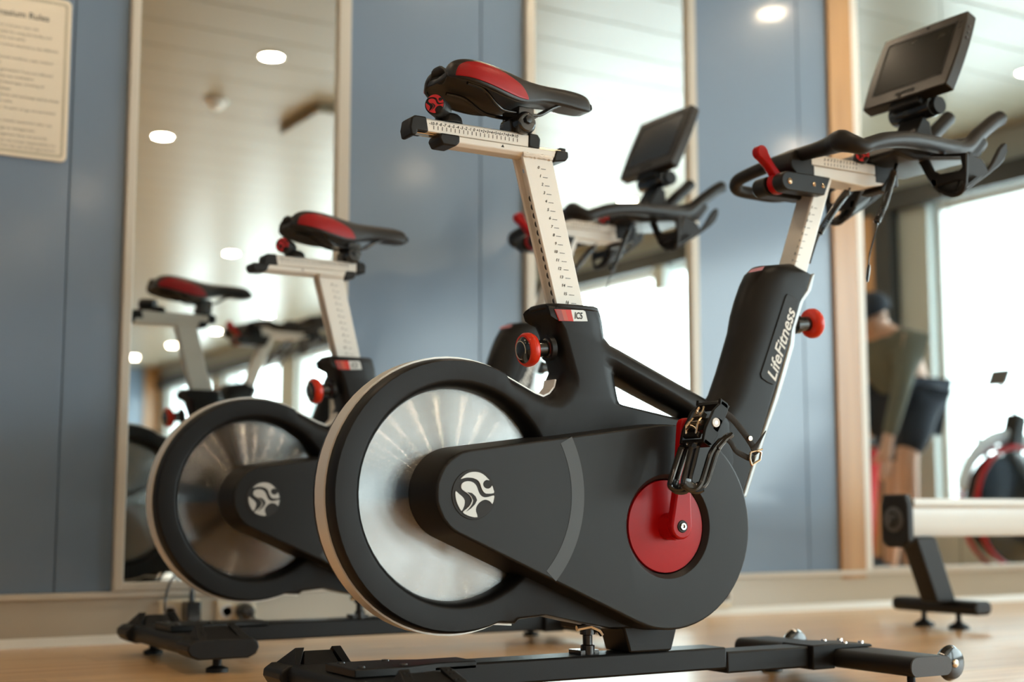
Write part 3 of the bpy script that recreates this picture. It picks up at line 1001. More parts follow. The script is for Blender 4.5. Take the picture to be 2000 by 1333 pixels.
    # underside shell
    us = MB()
    vv = []
    for i in range(len(ST)):
        x, w, zt, zb = ST[i]
        rear = min(max((-x - .24) / .10, 0), 1)
        for k in range(9):
            u = -1 + 2 * k / 8
            vv.append((x * .985 - .004, u * w * .87, zb + .004 + .024 * (1 - abs(u) ** 3) * rear))
    us.add(vv, [(i * 9 + k, i * 9 + k + 1, (i + 1) * 9 + k + 1, (i + 1) * 9 + k) for i in range(len(ST) - 1) for k in range(8)])
    uo = us.build('saddle_base', M['shell_grey'], sad, sharp=60)
    q = uo.modifiers.new('shell', 'SOLIDIFY')
    q.thickness = .004
    for s in (-1, 1):
        pth = smooth_path([(-.385, s * .040, 1.105), (-.350, s * .036, 1.100), (-.318, s * .028, 1.078), (-.296, s * .022, 1.071), (-.250, s * .022, 1.071), (-.222, s * .020, 1.073), (-.190, s * .016, 1.092), (-.160, s * .012, 1.106)], 5)
        MB().tube(pth, .0036, 10).build('saddle_rail', M['gloss'], sad)
    cl = MB()
    cl.box(-.272, -.238, -.030, .030, 1.060, 1.082)
    cl.lathe([(0, -.036), (.017, -.036), (.021, -.030), (.021, .030), (.017, .036), (0, .036)], (-.256, 0, 1.052), (0, 1, 0), 24)
    cl.box(-.280, -.232, -.014, .014, 1.0345, 1.060)
    clo = cl.build('saddle_clamp', M['gloss'], sad, bevel=.002)
    MB().lathe([(0, .004), (.0045, .004), (.007, .0035), (.0085, 0), (0.0085, -.01), (0, -.01)], (-.256, -.038, 1.056), (0, -1, 0), 6).build('clamp_nut', M['dark_metal'], clo)
    # slider locking knob with the red roundel
    kx = Vector((-.72, -.69, .02)).normalized()
    kc = Vector((-.425, -.010, 1.058))
    kn = MB()
    kn.lathe([(0, .030), (.0165, .030), (.0185, .028), (.0190, .022), (.0180, -.012), (.016, -.020), (0, -.020)], kc, kx, 28)
    kn.lathe([(0, 0), (.026, 0), (.024, .010), (.018, .016), (0, .016)], (-.402, 0, 1.0355), (0, 0, 1), 28)
    kno = kn.build('slider_knob', M['rubber'], T, sharp=50)
    slide_parts.append(kno)
    zz = kx
    xx_ = Vector((zz.y, -zz.x, 0)).normalized() * -1
    xx_ = Vector((0, 0, 1)).cross(zz).normalized()
    yy_ = zz.cross(xx_)
    fm = Matrix(((xx_.x, yy_.x, zz.x, 0), (xx_.y, yy_.y, zz.y, 0), (xx_.z, yy_.z, zz.z, 0), (0, 0, 0, 1)))
    fm = Matrix.Translation(kc + kx * .0302) @ fm
    emblem('knob_emblem', fm, .0168, .0008, M['redink'], M['ink'], kno)

    # --- stem
    q = [(0.3897, 0.8485), (0.4305, 0.8522), (0.5044, 1.0399), (0.4550, 1.0338)]
    x0, z0 = .392, .846
    x1 = .434
    stem = MB().prism([(.352, .72), (.394, .72), (.434, .846), (.5095, 1.046), (.468, 1.046), (.393, .846)], -.025, .025).build('stem', M['alu'], T, bevel=.0035)
    bar_parts.append(stem)
    fs = MB()
    a = [(0.4468, 0.9727), (0.3895, 0.8548)]
    for k in range(9):
        t = k / 8
        x_, z_ = a[0][0] + (a[1][0] - a[0][0]) * t, a[0][1] + (a[1][1] - a[0][1]) * t
        text_geo(fs, str(k + 1), .0085, side_frame(x_, -.0254, z_, -.25), .0002, .1, .01)
        fs.box(x_ + .006, x_ + .014, -.0257, -.0245, z_ - .0014, z_ - .0006)
    fs.build('stem_scale', M['ink'], stem)['kind'] = 'stuff'
    br = [(.352 + .0205 * math.cos(t), 1.0155 + .0205 * math.sin(t)) for t in [R(90) + R(180) * k / 10 for k in range(11)]]
    br = [(x + .014, z - .0) for x, z in br] + [(.464, .996), (.482, 1.036)]
    bracket = MB().prism(br, -.047, -.016).prism(br, .010, .047).build('lever_bracket', M['cover'], T, bevel=.003)
    bar_parts.append(bracket)
    bs = MB()
    for (bx, bz, r_) in ((.368, 1.015, .0062), (.434, 1.016, .0045), (.459, 1.015, .0045)):
        MB().lathe([(0, .0018), (r_ * .35, .0014), (r_ * .5, .003), (r_, .001), (r_, -.002), (0, -.002)], (bx, -.047, bz), (0, -1, 0), 18).build('bracket_screw', M['bronze'], bracket)
    lv_ = MB()
    hx, hz, ax2, az2 = .327, 1.078, .378, 1.022
    d = Vector((hx - ax2, hz - az2)).normalized()
    n_ = Vector((-d.y, d.x))
    pts = []
    for k in range(15):
        t = math.atan2(d.y, d.x) - R(125) + R(250) * k / 14
        pts.append((hx + .0145 * math.cos(t), hz + .0145 * math.sin(t)))
    for s_, w_ in ((.40, .0075), (.75, .0085)):
        pts.append((hx - d.x * .0755 * s_ + n_.x * w_, hz - d.y * .0755 * s_ + n_.y * w_))
    for k in range(13):
        t = math.atan2(-d.y, -d.x) - R(70) + R(140) * k / 12
        pts.append((ax2 + .021 * math.cos(t), az2 + .021 * math.sin(t)))
    for s_, w_ in ((.75, .0085), (.40, .0075)):
        pts.append((hx - d.x * .0755 * s_ - n_.x * w_, hz - d.y * .0755 * s_ - n_.y * w_))
    lv_.prism(pts, -.014, .006)
    lv_.lathe([(0, -.009), (.0225, -.009), (.0225, .009), (0, .009)], (.372, -.004, 1.018), (0, 1, 0), 28)
    lev_o = lv_.build('clamp_lever', M['red'], T, bevel=.003)
    bar_parts.append(lev_o)

    # --- bar slider
    bsl = MB().prism([(-.030, 1.063), (-.030, 1.083), (-.027, 1.0865), (.027, 1.0865), (.030, 1.083), (.030, 1.063)], .440, .628, 'x').build('bar_slider', M['alu'], T, bevel=.0012)
    bar_parts.append(bsl)
    MB().prism([(.43, 1.040), (.60, 1.034), (.655, 1.044), (.664, 1.052), (.662, 1.0625), (.43, 1.0625)], -.0275, .0275).build('bar_rail', M['alu'], bsl, bevel=.002)
    MB().prism([(.383, 1.060), (.386, 1.049), (.400, 1.036), (.450, 1.037), (.450, 1.0595), (.444, 1.0625), (.444, 1.088), (.398, 1.0885), (.388, 1.080)], -.0335, .0335).build('rail_cap', M['rubber'], bsl, bevel=.003)
    MB().box(.628, .70, -.028, .028, 1.045, 1.105).build('bar_mount', M['rubber'], bsl, bevel=.004)
    MB().prism([(.64, 1.030), (.665, 1.028), (.70, 1.06), (.67, 1.065)], -.03, .03).build('rail_cap', M['rubber'], bsl, bevel=.003)
    q = MB()
    a = [(0.4817, 1.0778), (0.5722, 1.0800), (0.4829, 1.0713), (0.5733, 1.0729), (0.4827, 1.0658), (0.5731, 1.0684)]
    for k in range(11):
        t = k / 10
        x_ = a[0][0] + (a[1][0] - a[0][0]) * t
        text_geo(q, str(abs(k - 5)), .0085, side_frame(x_, -.0303, a[0][1] + (a[1][1] - a[0][1]) * t, 0), .0002, .2, .015)
        q.box(x_ - .0005, x_ + .0005, -.0306, -.0295, a[4][1] + (a[5][1] - a[4][1]) * t, a[2][1] + (a[3][1] - a[2][1]) * t)
    q.build('bar_scale', M['ink'], bsl)['kind'] = 'stuff'
    kb = MB().lathe([(0, .012), (.014, .011), (.016, .006), (.016, -.03), (0, -.03)], (.585, -.034, 1.098), (-.6, -.8, 0), 24).build('bar_knob', M['rubber'], bsl)
    z3 = Vector((-.6, -.8, 0))
    x3_ = Vector((0, 0, 1)).cross(z3).normalized()
    y3 = z3.cross(x3_)
    fm = Matrix.Translation(Vector((.585, -.034, 1.098)) + z3 * .0122) @ Matrix(((x3_.x, y3.x, z3.x, 0), (x3_.y, y3.y, z3.y, 0), (x3_.z, y3.z, z3.z, 0), (0, 0, 0, 1)))
    emblem('knob_emblem', fm, .0142, .0008, M['redink'], M['ink'], kb)

    # --- handlebar: rear crossbar, side rails sweeping forward and in, rising horns
    half = [(.418, 0, 1.082, .0150), (.416, -.070, 1.080, .0160), (.408, -.125, 1.0775, .0190), (.396, -.160, 1.0755, .0220), (.388, -.180, 1.071, .0225), (.394, -.198, 1.063, .0190), (.414, -.207, 1.058, .0160)]
    rl = [(0.4371, -0.2060, 1.0664), (0.4870, -0.1990, 1.0821), (0.5693, -0.1830, 1.0981), (0.6637, -0.1580, 1.1079), (0.7411, -0.1370, 1.1153), (0.8123, -0.1150, 1.1275), (0.8706, -0.1000, 1.1664), (0.9319, -0.0920, 1.2073), (0.9604, -0.0900, 1.2225)]
    half += [(x, y, z, r_) for (x, y, z), r_ in zip(rl, (.0150, .0165, .0175, .0175, .0170, .0172, .0168, .0168, .0172))]
    near = smooth_path(half, 5)
    hb = MB()
    fl = [(0.4392, 0.2030, 1.0538), (0.4909, 0.2030, 1.0505), (0.5580, 0.2020, 1.0522)]
    fh = [(0.8770, 0.0660, 1.1849), (0.9216, 0.0620, 1.2230), (0.9640, 0.0600, 1.2605)]
    far = [(.418, 0, 1.082, .0150), (.418, .075, 1.078, .0145), (.417, .140, 1.072, .0140), (.421, .182, 1.066, .0140)]
    far += [(x, y, z, .0140) for x, y, z in fl]
    far += [(.64, .188, 1.075, .0155), (.76, .145, 1.125, .0165), (.83, .100, 1.160, .0170)]
    far += [(x, y, z, .0170) for x, y, z in fh]
    far = smooth_path(far, 5)
    full = list(reversed(far[1:])) + near
    # rounded horn ends
    def rnd(e, pth):
        a_, b_ = Vector(pth[-2][:3]), Vector(pth[-1][:3])
        dd = (b_ - a_).normalized()
        r_ = pth[-1][3]
        return [tuple(b_ + dd * (r_ * .55 * s_)) + (r_ * math.sqrt(max(0.05, 1 - s_ * s_ * .96)),) for s_ in (.5, .8, 1.0)]
    full = list(reversed(rnd(0, far))) + full + rnd(0, near)
    hb.tube([p[:3] for p in full], [p[3] for p in full], 16)
    bar = hb.build('handlebar', M['rubber'], T, sharp=80)
    bar_parts.append(bar)
    MB().prism([(.60, 1.092), (.66, 1.083), (.86, 1.110), (.90, 1.150), (.88, 1.170), (.80, 1.150), (.70, 1.128), (.62, 1.118)], -.115, .115).build('bar_bridge', M['rubber'], bar, bevel=.012, seg=3)

    # --- bottle cradles under the rails
    def cradle(s):
        XP = .706
        r1 = [(y * -s, z) for y, z in [(-0.0655, 1.1095), (-0.0847, 1.0805), (-0.1021, 1.0499), (-0.1182, 1.0277), (-0.1317, 1.0140), (-0.1480, 1.0031), (-0.1644, 0.9967), (-0.1781, 0.9962), (-0.1906, 0.9992), (-0.2005, 1.0071), (-0.2065, 1.0211), (-0.2122, 1.0829)]]
        w1 = [(y * -s, z) for y, z in [(-0.1014, 1.0983), (-0.1146, 1.0731), (-0.1198, 1.0630), (-0.1377, 1.0526), (-0.1889, 1.0497), (-0.1974, 1.0556), (-0.1930, 1.0784)]]
        w2 = [(y * -s, z) for y, z in [(-0.1224, 1.0269), (-0.1408, 1.0288), (-0.1852, 1.0297), (-0.1987, 1.0259), (-0.1982, 1.0162), (-0.1814, 1.0065), (-0.1566, 1.0080), (-0.1346, 1.0156)]]
        def rot(p):
            return p
        lv1 = [(r1, 0)]
        lo = loft_obj('bottle_cradle', M['rubber'], [(r1, 0.0), (r1, .010)], [[(w1, 0.0), (w1, .010)], [(w2, 0.0), (w2, .010)]], bar, 30)
        # loft works in (x,z) over y: turn the plate so that its outline lies in y-z
        for v in lo.data.vertices:
            x_, y_, z_ = v.co
            v.co = (XP + y_, x_, z_)
        hook = [(0.7519, 1.0996), (0.7643, 1.0979), (0.7686, 1.0907), (0.7875, 1.0898), (0.8012, 1.0793), (0.8083, 1.0657), (0.8254, 1.0846), (0.8500, 1.1194), (0.8654, 1.1339), (0.8735, 1.1327), (0.8741, 1.1158), (0.8648, 1.0965), (0.8477, 1.0807), (0.8142, 1.0575), (0.7651, 1.0270), (0.7200, 0.9997), (0.7013, 0.9943), (0.7214, 1.0251)]
        hk = loft_obj('cradle_hook', M['rubber'], [(hook, -.180), (hook, -.168)], (), lo, 30)
        if s > 0:
            for v in hk.data.vertices:
                v.co.y = -v.co.y
        lo.modifiers.new('bevel', 'BEVEL').width = .003
        hk.modifiers.new('bevel', 'BEVEL').width = .003
        flo = MB()
        rim = [(-0.1237, 1.0233), (-0.1399, 1.0091), (-0.1672, 0.9972), (-0.1837, 0.9984), (-0.1949, 1.0038)]
        flo.ribbon([(XP + .035, y * -s, z + .022) for y, z in rim], (.034, 0, .021), .006, [(0, 0, 1)] * 5)
        flo.build('cradle_floor', M['rubber'], lo)
        return lo
    cradle(-1)
    cradle(1)

    # --- console
    tilt = R(24.4)
    cm = Matrix.Translation((.790, 0, 1.3505)) @ Matrix.Rotation(tilt, 4, 'Y')
    # console frame: outline in (y, z), face towards -x
    def outline(w, h, bow, n_=8):
        pts = []
        for k in range(n_ + 1):
            t = -1 + 2 * k / n_
            pts.append((w + bow * (1 - t * t), t * h))
        for k in range(5):
            t = 1 - 2 * (k + .5) / 5
            pts.append((t * w, h + .002 * (1 - t * t)))
        for k in range(n_ + 1):
            t = 1 - 2 * k / n_
            pts.append((-w - bow * (1 - t * t), t * h))
        for k in range(5):
            t = -1 + 2 * (k + .5) / 5
            pts.append((t * w, -h - .001 * (1 - t * t)))
        return pts
    ol = outline(.124, .0985, .006)
    con = MB().prism(ol, .0, .030, 'x', cm).build('console', M['bezel'], T, bevel=.0035, seg=3)
    bar_parts.append(con)
    sw, sh = .099, .068
    fr = MB()
    zc = .004
    fr.box(-.0012, .002, -sw - .004, sw + .004, zc + sh, zc + sh + .006, cm)
    fr.box(-.0012, .002, -sw - .004, sw + .004, zc - sh - .002, zc - sh, cm)
    fr.box(-.0012, .002, sw, sw + .006, zc - sh - .002, zc + sh + .006, cm)
    fr.box(-.0012, .002, -sw - .002, -sw, zc - sh - .002, zc + sh, cm)
    fr.build('screen_surround', M['ink'], con)
    MB().box(-.0006, .002, -sw, sw, zc - sh, zc + sh, cm).build('screen', M['screen'], con)
    tm = cm @ Matrix(((0, 0, -1, 0), (-1, 0, 0, 0), (0, 1, 0, 0), (0, 0, 0, 1)))
    tx = MB()
    text_geo(tx, 'myride', .021, tm @ Matrix.Translation((.0, -.0815, .0004)), .0004, .25, .008)
    tx.tube([tm @ Vector((.012 + .0035 * math.cos(t), .0895 + .0035 * math.sin(t), .0005)) for t in [R(130) + R(280) * k / 12 for k in range(13)]], .0007, 6)
    tx.tube([tm @ Vector((.012, .0935, .0005)), tm @ Vector((.012, .0895, .0005))], .0007, 6)
    for yv in (.066, .053):
        tx.tube([tm @ Vector((.1105, yv, .0005)), tm @ Vector((.1165, yv + .006, .0005))], .0005, 6)
    tx.build('console_lettering', M['ink'], con)
    for k, zv in enumerate((.062, .047, .032)):
        w_ = .124 + .006 * (1 - (zv / .0985) ** 2)
        MB().lathe([(0, .0025), (.0025, .0022), (.003, .001), (.003, -.002), (0, -.002)], cm @ Vector((.014, -w_, zv)), (0, -1, 0), 12).build('console_button', M['endcap'], con)
    hb_ = MB()
    hb_.lathe([(0, -.055), (.022, -.055), (.0240, -.050), (.0240, .058), (.022, .062), (0, .062)], (.790, 0, 1.235), (0, 1, 0), 28)
    hinge = hb_.build('console_hinge', M['gloss'], con)
    MB().lathe([(0, -.012), (.019, -.012), (.0205, -.008), (.0205, .010), (.018, .014), (0, .014)], (.798, -.052, 1.236), (0, 1, 0), 28).build('hinge_cap', M['black'], hinge)
    MB().prism([(.775, 1.215), (.800, 1.205), (.805, 1.16), (.84, 1.145), (.76, 1.12), (.73, 1.14)], -.034, .034).build('hinge_arm', M['black'], hinge, bevel=.004)
    MB().box(.008, .026, -.045, .045, -.116, -.09, cm).build('hinge_tongue', M['black'], hinge, bevel=.004)

    # --- cables
    def coil(path, r_coil, turns, wire):
        P_ = smooth_path(path, 24)
        Nn = int(turns * 10)
        pts = []
        for k in range(Nn + 1):
            t = k / Nn * (len(P_) - 1)
            j = min(int(t), len(P_) - 2)
            a_, b_ = Vector(P_[j]), Vector(P_[j + 1])
            c_ = a_.lerp(b_, t - j)
            tt = (b_ - a_).normalized()
            u_ = tt.cross(Vector((0, 1, 0))).normalized()
            w_ = tt.cross(u_)
            an = 2 * PI * turns * k / Nn
            pts.append(c_ + u_ * (r_coil * math.cos(an)) + w_ * (r_coil * math.sin(an)))
        return MB().tube(pts, wire, 6)
    c1 = coil([(0.6371, -0.0750, 1.0626), (0.6184, -0.0800, 1.0293), (0.5979, -0.0820, 0.9846), (0.5739, -0.0820, 0.9447)], .0062, 27, .0019).build('coiled_cable', M['gloss'], T)
    bar_parts.append(c1)
    t1 = MB().tube(smooth_path([(0.6576, -0.0650, 1.0864), (0.6474, -0.0700, 1.0750), (0.6370, -0.0750, 1.0615)], 5), .004, 8)
    t1.tube(smooth_path([(0.5740, -0.0820, 0.9469), (0.5751, -0.0820, 0.9361), (0.5619, -0.0820, 0.9043), (0.5503, -0.0820, 0.8707), (0.5465, -0.0820, 0.8487)], 5), .0016, 8)
    t1.build('cable_lead', M['gloss'], c1)
    MB().tube([(0.5480, -0.0820, 0.8510), (0.5461, -0.0820, 0.8401), (0.5424, -0.0820, 0.8215), (0.5421, -0.0820, 0.8139)], [.003, .004, .0035, .0018], 10).build('cable_plug', M['gloss'], c1)
    c2 = coil([(0.5721, 0.0000, 1.0240), (0.5504, 0.0000, 1.0013), (0.5196, 0.0000, 0.9645), (0.4891, 0.0000, 0.9260)], .0066, 30, .0020).build('coiled_cable', M['gloss'], T)
    bar_parts.append(c2)
    MB().tube(smooth_path([(0.5948, 0.0000, 1.0673), (0.5852, 0.0000, 1.0526), (0.5831, 0.0000, 1.0365), (0.5736, 0.0000, 1.0230)], 5), .0024, 8).build('cable_lead', M['dark_metal'], c2)
    MB().tube(smooth_path([(0.4922, 0.0000, 0.9307), (0.4768, 0.0000, 0.9039), (0.4643, 0.0000, 0.8754), (0.4581, 0.0000, 0.8596)], 5), .004, 8).build('cable_lead', M['gloss'], c2)

    # --- base
    beam = MB()
    beam.box(-.56, .190, -.036, .036, .043, .084)
    be = beam.build('base_beam', M['black'], T, bevel=.004)
    MB().box(.1915, .415, -.034, .034, .034, .075).build('beam_sleeve', M['black'], be, bevel=.004)
    MB().prism([(-.062, .155), (.078, .155), (.055, .0845), (-.040, .0845)], -.040, .040).build('base_mount', M['black'], T, bevel=.004)
    ad = MB()
    ad.lathe([(0, .084), (.013, .084), (.013, .10), (.009, .102), (.009, .118), (.014, .12), (.014, .13), (.008, .133), (.008, .15), (0, .15)], (-.115, -.012, 0), (0, 0, 1), 20)
    ad.box(-.135, -.095, -.02, .02, .084, .092)
    ado = ad.build('level_adjuster', M['gloss'], T)
    MB().tube([(-.145, -.022, .132), (-.118, -.026, .136), (-.10, -.026, .128), (-.09, -.02, .120)], .0055, 8).build('adjuster_spring', M['chrome'], ado)
    # front crossbar
    def roundrect(cx_, cz_, w, h, r_, n_=5):
        pts = []
        for (sx, sz, a_) in ((1, 1, 0), (-1, 1, 90), (-1, -1, 180), (1, -1, 270)):
            for k in range(n_ + 1):
                t = R(a_ + 90 * k / n_)
                pts.append((cx_ + sx * (w - r_) + r_ * math.cos(t), cz_ + sz * (h - r_) + r_ * math.sin(t)))
        return pts
    fb = MB().prism(roundrect(.508, .050, .055, .0185, .0165), -.250, .255).build('front_crossbar', M['rubber'], T, sharp=30)
    for yy in (-.2535, .255):
        MB().prism(roundrect(.508, .050, .054, .0178, .016), yy, yy + .004).build('end_cap', M['endcap'], fb)
    MB().prism([(.40, .030), (.40, .078), (.45, .0795), (.56, .074), (.565, .068), (.46, .066), (.46, .030)], -.046, .046).build('crossbar_plate', M['black'], fb, bevel=.003)
    for yy in (-.030, .030):
        for xx in (.50, .545):
            MB().lathe([(0, .004), (.005, .0035), (.006, .001), (.006, -.004), (0, -.004)], (xx, yy, .0765), (.05, 0, 1), 12).build('plate_bolt', M['chrome'], fb)
    for yy in (-.225, .215):
        wh = MB().lathe([(0, -.013), (.020, -.013), (.030, -.009), (.0345, 0), (.030, .009), (.020, .013), (0, .013)], (.588, yy, .050), (0, 1, 0), 32).build('transport_wheel', M['gloss'], fb)
        MB().lathe([(0, .004), (.004, .0035), (.0075, .002), (.0085, 0), (.0085, -.004), (0, -.004)], (.588, yy - .0135, .050), (0, -1, 0), 12).build('axle_bolt', M['bronze'], wh)
        MB().box(.545, .60, yy - .022 if yy > 0 else yy + .014, yy - .014 if yy > 0 else yy + .022, .040, .060).build('wheel_bracket', M['black'], wh, bevel=.002)
    for yy in (-.2, .2):
        MB().lathe([(0, 0), (.022, 0), (.022, .008), (.008, .012), (.008, .033), (0, .033)], (.508, yy, 0), (0, 0, 1), 20).build('floor_pad', M['rubber'], fb)
    # rear crossbar with moulded feet
    rb = MB().prism(roundrect(-.550, .053, .066, .020, .017), -.215, .215).build('rear_crossbar', M['black'], T, sharp=30)
    for s in (-1, 1):
        y0, y1 = (.185, .270) if s > 0 else (-.270, -.185)
        ft = MB()
        ft.prism([(-.630, .050), (-.622, .038), (-.605, .030), (-.495, .030), (-.478, .038), (-.470, .052), (-.474, .064), (-.486, .072), (-.614, .072), (-.629, .062)], y0, y1)
        f_ = ft.build('rear_foot', M['rubber'], rb, bevel=.004, seg=3)
        yo, yt, yi = s * .268, s * .206, s * .187
        for (xa, xb, xc, xd, zt_) in ((-.606, -.588, -.594, -.576, .1015), (-.588, -.512, -.576, -.524, .0955), (-.512, -.488, -.524, -.506, .1015)):
            wd = MB().add([(xa, yo, .071), (xb, yo, .071), (xc, yt, zt_), (xd, yt, zt_), (xa + .004, yi, .071), (xb - .004, yi, .071)],
                          [(0, 1, 3, 2), (2, 3, 5, 4), (0, 4, 5, 1), (0, 2, 4), (1, 5, 3)])
            wd.build('foot_tread', M['rubber'], f_, bevel=.0012)
        dm = MB()
        for xx in (-.590, -.583, -.514, -.507):
            for yy in (s * .215, s * .224, s * .240, s * .249):
                dm.lathe([(0, .0015), (.0018, .001), (.0022, 0), (0, 0)], (xx, yy, .1012 - abs(abs(yy) - .206) * .46), (0, s * .4, 1), 8)
        dm.build('tread_studs', M['rubber'], f_)['kind'] = 'stuff'
        MB().lathe([(0, 0), (.024, 0), (.024, .008), (.010, .014), (.010, .032), (0, .032)], (-.55, (y0 + y1) / 2, 0), (0, 0, 1), 20).build('floor_pad', M['rubber'], f_)
    MB().prism([(-.600, -.06), (-.500, -.06), (-.44, -.036), (-.36, -.036), (-.36, .036), (-.44, .036), (-.500, .06), (-.600, .06)], .0738, .0880, 'z').build('joint_plate', M['black'], rb, bevel=.002)
    for (xx, yy) in ((-.58, -.04), (-.58, .04), (-.50, -.035), (-.50, .035)):
        MB().lathe([(0, .003), (.006, .0025), (.007, 0), (0, 0)], (xx, yy, .0882), (0, 0, 1), 12).build('plate_bolt', M['dark_metal'], rb)
    return T, seat_parts, slide_parts, bar_parts


bike, seat_parts, slide_parts, bar_parts = make_bike()


def dup_bike(loc, rz, label, dseat, dslide, dbar):
    m = {}

    def rec(o, parent):
        c = o.copy()
        C.objects.link(c)
        if parent is not None:
            c.parent = parent
        m[o] = c
        for ch in list(o.children):
            rec(ch, c)
        return c
    r = rec(bike, None)
    r.location = loc
    r.rotation_euler = (0, 0, rz)
    r['label'] = label
    for lst, d in ((seat_parts, dseat), (slide_parts, dslide), (bar_parts, dbar)):
        for o in lst:
            m[o].location = Vector(o.location) + Vector(d)
    return r


BG = 'matching black and red exercise bikes'
tag(bike, 'black exercise bike in front with high red-sided saddle and lettered front column', group=BG)
dup_bike((1.612, 3.225, 0), 0, 'black exercise bike standing behind the front one, close to the mirrors, with the lower saddle', (.017, 0, -.075), (.105, 0, -.075), (.018, 0, .05))
bike.location = (1.59, 2.2, 0)

# ------------------------------------------------------------------ room shell
CEIL = 2.375
X0, X1, Y0, Y1 = -3.0, WX, -12.4, 3.80


def struct(mb, name, m, parent=None, **k):
    o = mb.build(name, m, parent, **k)
    if parent is None:
        o['kind'] = 'structure'
    return o


floor = struct(MB().box(X0 - .1, X1 + .4, Y0 - .1, Y1 + .1, -.10, -.004), 'floor', M['floor'])
PW, PL = .145, 1.22
plank = None
row = 0
yy = Y1 - .03
while yy > 1.25:
    off = (row * .47) % PL
    xx = -.6 - off
    while xx < 5.0:
        if plank is None:
            plank = MB().box(0, PL - .0012, -(PW - .0012), 0, -.004, 0).build('plank', M['floor'], floor)
            o = plank
        else:
            o = plank.copy()
            C.objects.link(o)
            o.parent = floor
        o.location = (xx, yy, 0)
        xx += PL
    yy -= PW
    row += 1

ceiling = struct(MB().box(X0 - .1, X1 + .1, Y0 - .1, Y1 + .1, CEIL + .02, CEIL + .12), 'ceiling', M['dark'])
cp = None
k = 0
PITCH = .3165
while Y1 - .005 - k * PITCH > Y0:
    if cp is None:
        cp = MB().box(X0, X1, -(PITCH - .005), 0, CEIL, CEIL + .0195).build('plank', M['ceiling'], ceiling, bevel=.002)
        o = cp
    else:
        o = cp.copy()
        C.objects.link(o)
        o.parent = ceiling
    o.location = (0, Y1 - .005 - k * PITCH, 0)
    k += 1

wall_back = struct(MB().box(X0 - .1, X1 + .1, Y1, Y1 + .1, 0, CEIL + .05), 'wall_back', M['dark'])
for (a, b) in [(X0, -2.88), (-2.876, -1.62), (-1.616, -.362), (-.358, .8985), (.9015, 1.046), (1.706, 2.1575), (2.1605, 2.315), (3.008, 3.4895), (3.4925, 3.634), (5.236, X1)]:
    MB().box(a, b, 3.785, 3.799, .134, CEIL - .004).build('panel', M['panel'], wall_back, bevel=.0015)
bb = struct(MB().box(X0, X1, 3.776, 3.80, .0, .117), 'baseboard_back', M['kick'])
MB().box(X0, X1, 3.769, 3.80, .1172, .133).build('ledge', M['cream'], bb, bevel=.002)
MB().prism([(3.752, 0), (3.776, 0), (3.776, .022), (3.770, .020), (3.764, .009)], X0, X1, 'x').build('floor_cove', M['whitetrim'], bb)
post = struct(MB().box(3.634, 3.752, 3.771, 3.80, .104, CEIL - .002), 'trim_1', M['post'], bevel=.003)
struct(MB().box(3.7525, 3.786, 3.773, 3.80, .134, CEIL - .002), 'trim_2', M['whitetrim'], bevel=.003)

wall_left = struct(MB().box(X0 - .1, X0, Y0, Y1, 0, CEIL + .05), 'wall_left', M['panel'])
wall_front = struct(MB().box(X0 - .1, X1 + .1, Y0 - .1, Y0, 0, CEIL + .05), 'wall_front', M['dark'])
xx = X0
while xx < X1 - .2:
    MB().box(xx, min(xx + 1.254, X1 - .22), Y0 + .001, Y0 + .015, .12, CEIL - .004).build('panel', M['panel'], wall_front)
    xx += 1.26
struct(MB().box(X1 - .21, X1 - .001, Y0 + .001, Y0 + .06, .0, CEIL - .002), 'trim_3', M['post'], bevel=.003)

# end wall with the windows
wr = MB()
wr.box(X1, X1 + .25, Y0 - .1, Y1 + .1, 0, WZ0)
wr.box(X1, X1 + .25, Y0 - .1, Y1 + .1, WZ1, CEIL + .05)
edges = [Y0 - .1]
for a, b in reversed(WINDOWS):
    edges += [a, b]
edges.append(Y1 + .1)
for i in range(0, len(edges), 2):
    wr.box(X1, X1 + .25, edges[i], edges[i + 1], WZ0, WZ1)
struct(wr, 'wall_right', M['pillar'])
struct(MB().box(X1 - .07, X1 - .001, Y0 + .07, Y1 - .04, WZ1 - .01, WZ1 + .11), 'trim_4', M['dark'], bevel=.004)
struct(MB().box(X1 - .05, X1 - .001, 1.50, 1.62, .0, WZ1 - .012), 'trim_5', M['post'], bevel=.003)
struct(MB().box(X1 - .07, X1 - .001, 1.622, 1.76, .0, WZ1 - .012), 'trim_6', M['dark'], bevel=.003)
struct(MB().box(X1 - .09, X1 - .001, -.50, -.37, 1.90, WZ1 - .012), 'trim_7', M['pillar'], bevel=.004)
for i, (a, b) in enumerate(WINDOWS):
    fr = MB()
    t = .045
    fr.box(X1 + .06, X1 + .12, a, a + t, WZ0, WZ1)
    fr.box(X1 + .06, X1 + .12, b - t, b, WZ0, WZ1)
    fr.box(X1 + .06, X1 + .12, a + t, b - t, WZ0, WZ0 + t)
    fr.box(X1 + .06, X1 + .12, a + t, b - t, WZ1 - t, WZ1)
    w = struct(fr, 'window_%d' % (i + 1), M['whitemetal'])
    MB().box(X1 + .085, X1 + .091, a + t, b - t, WZ0 + t, WZ1 - t).build('pane', M['glass'], w)


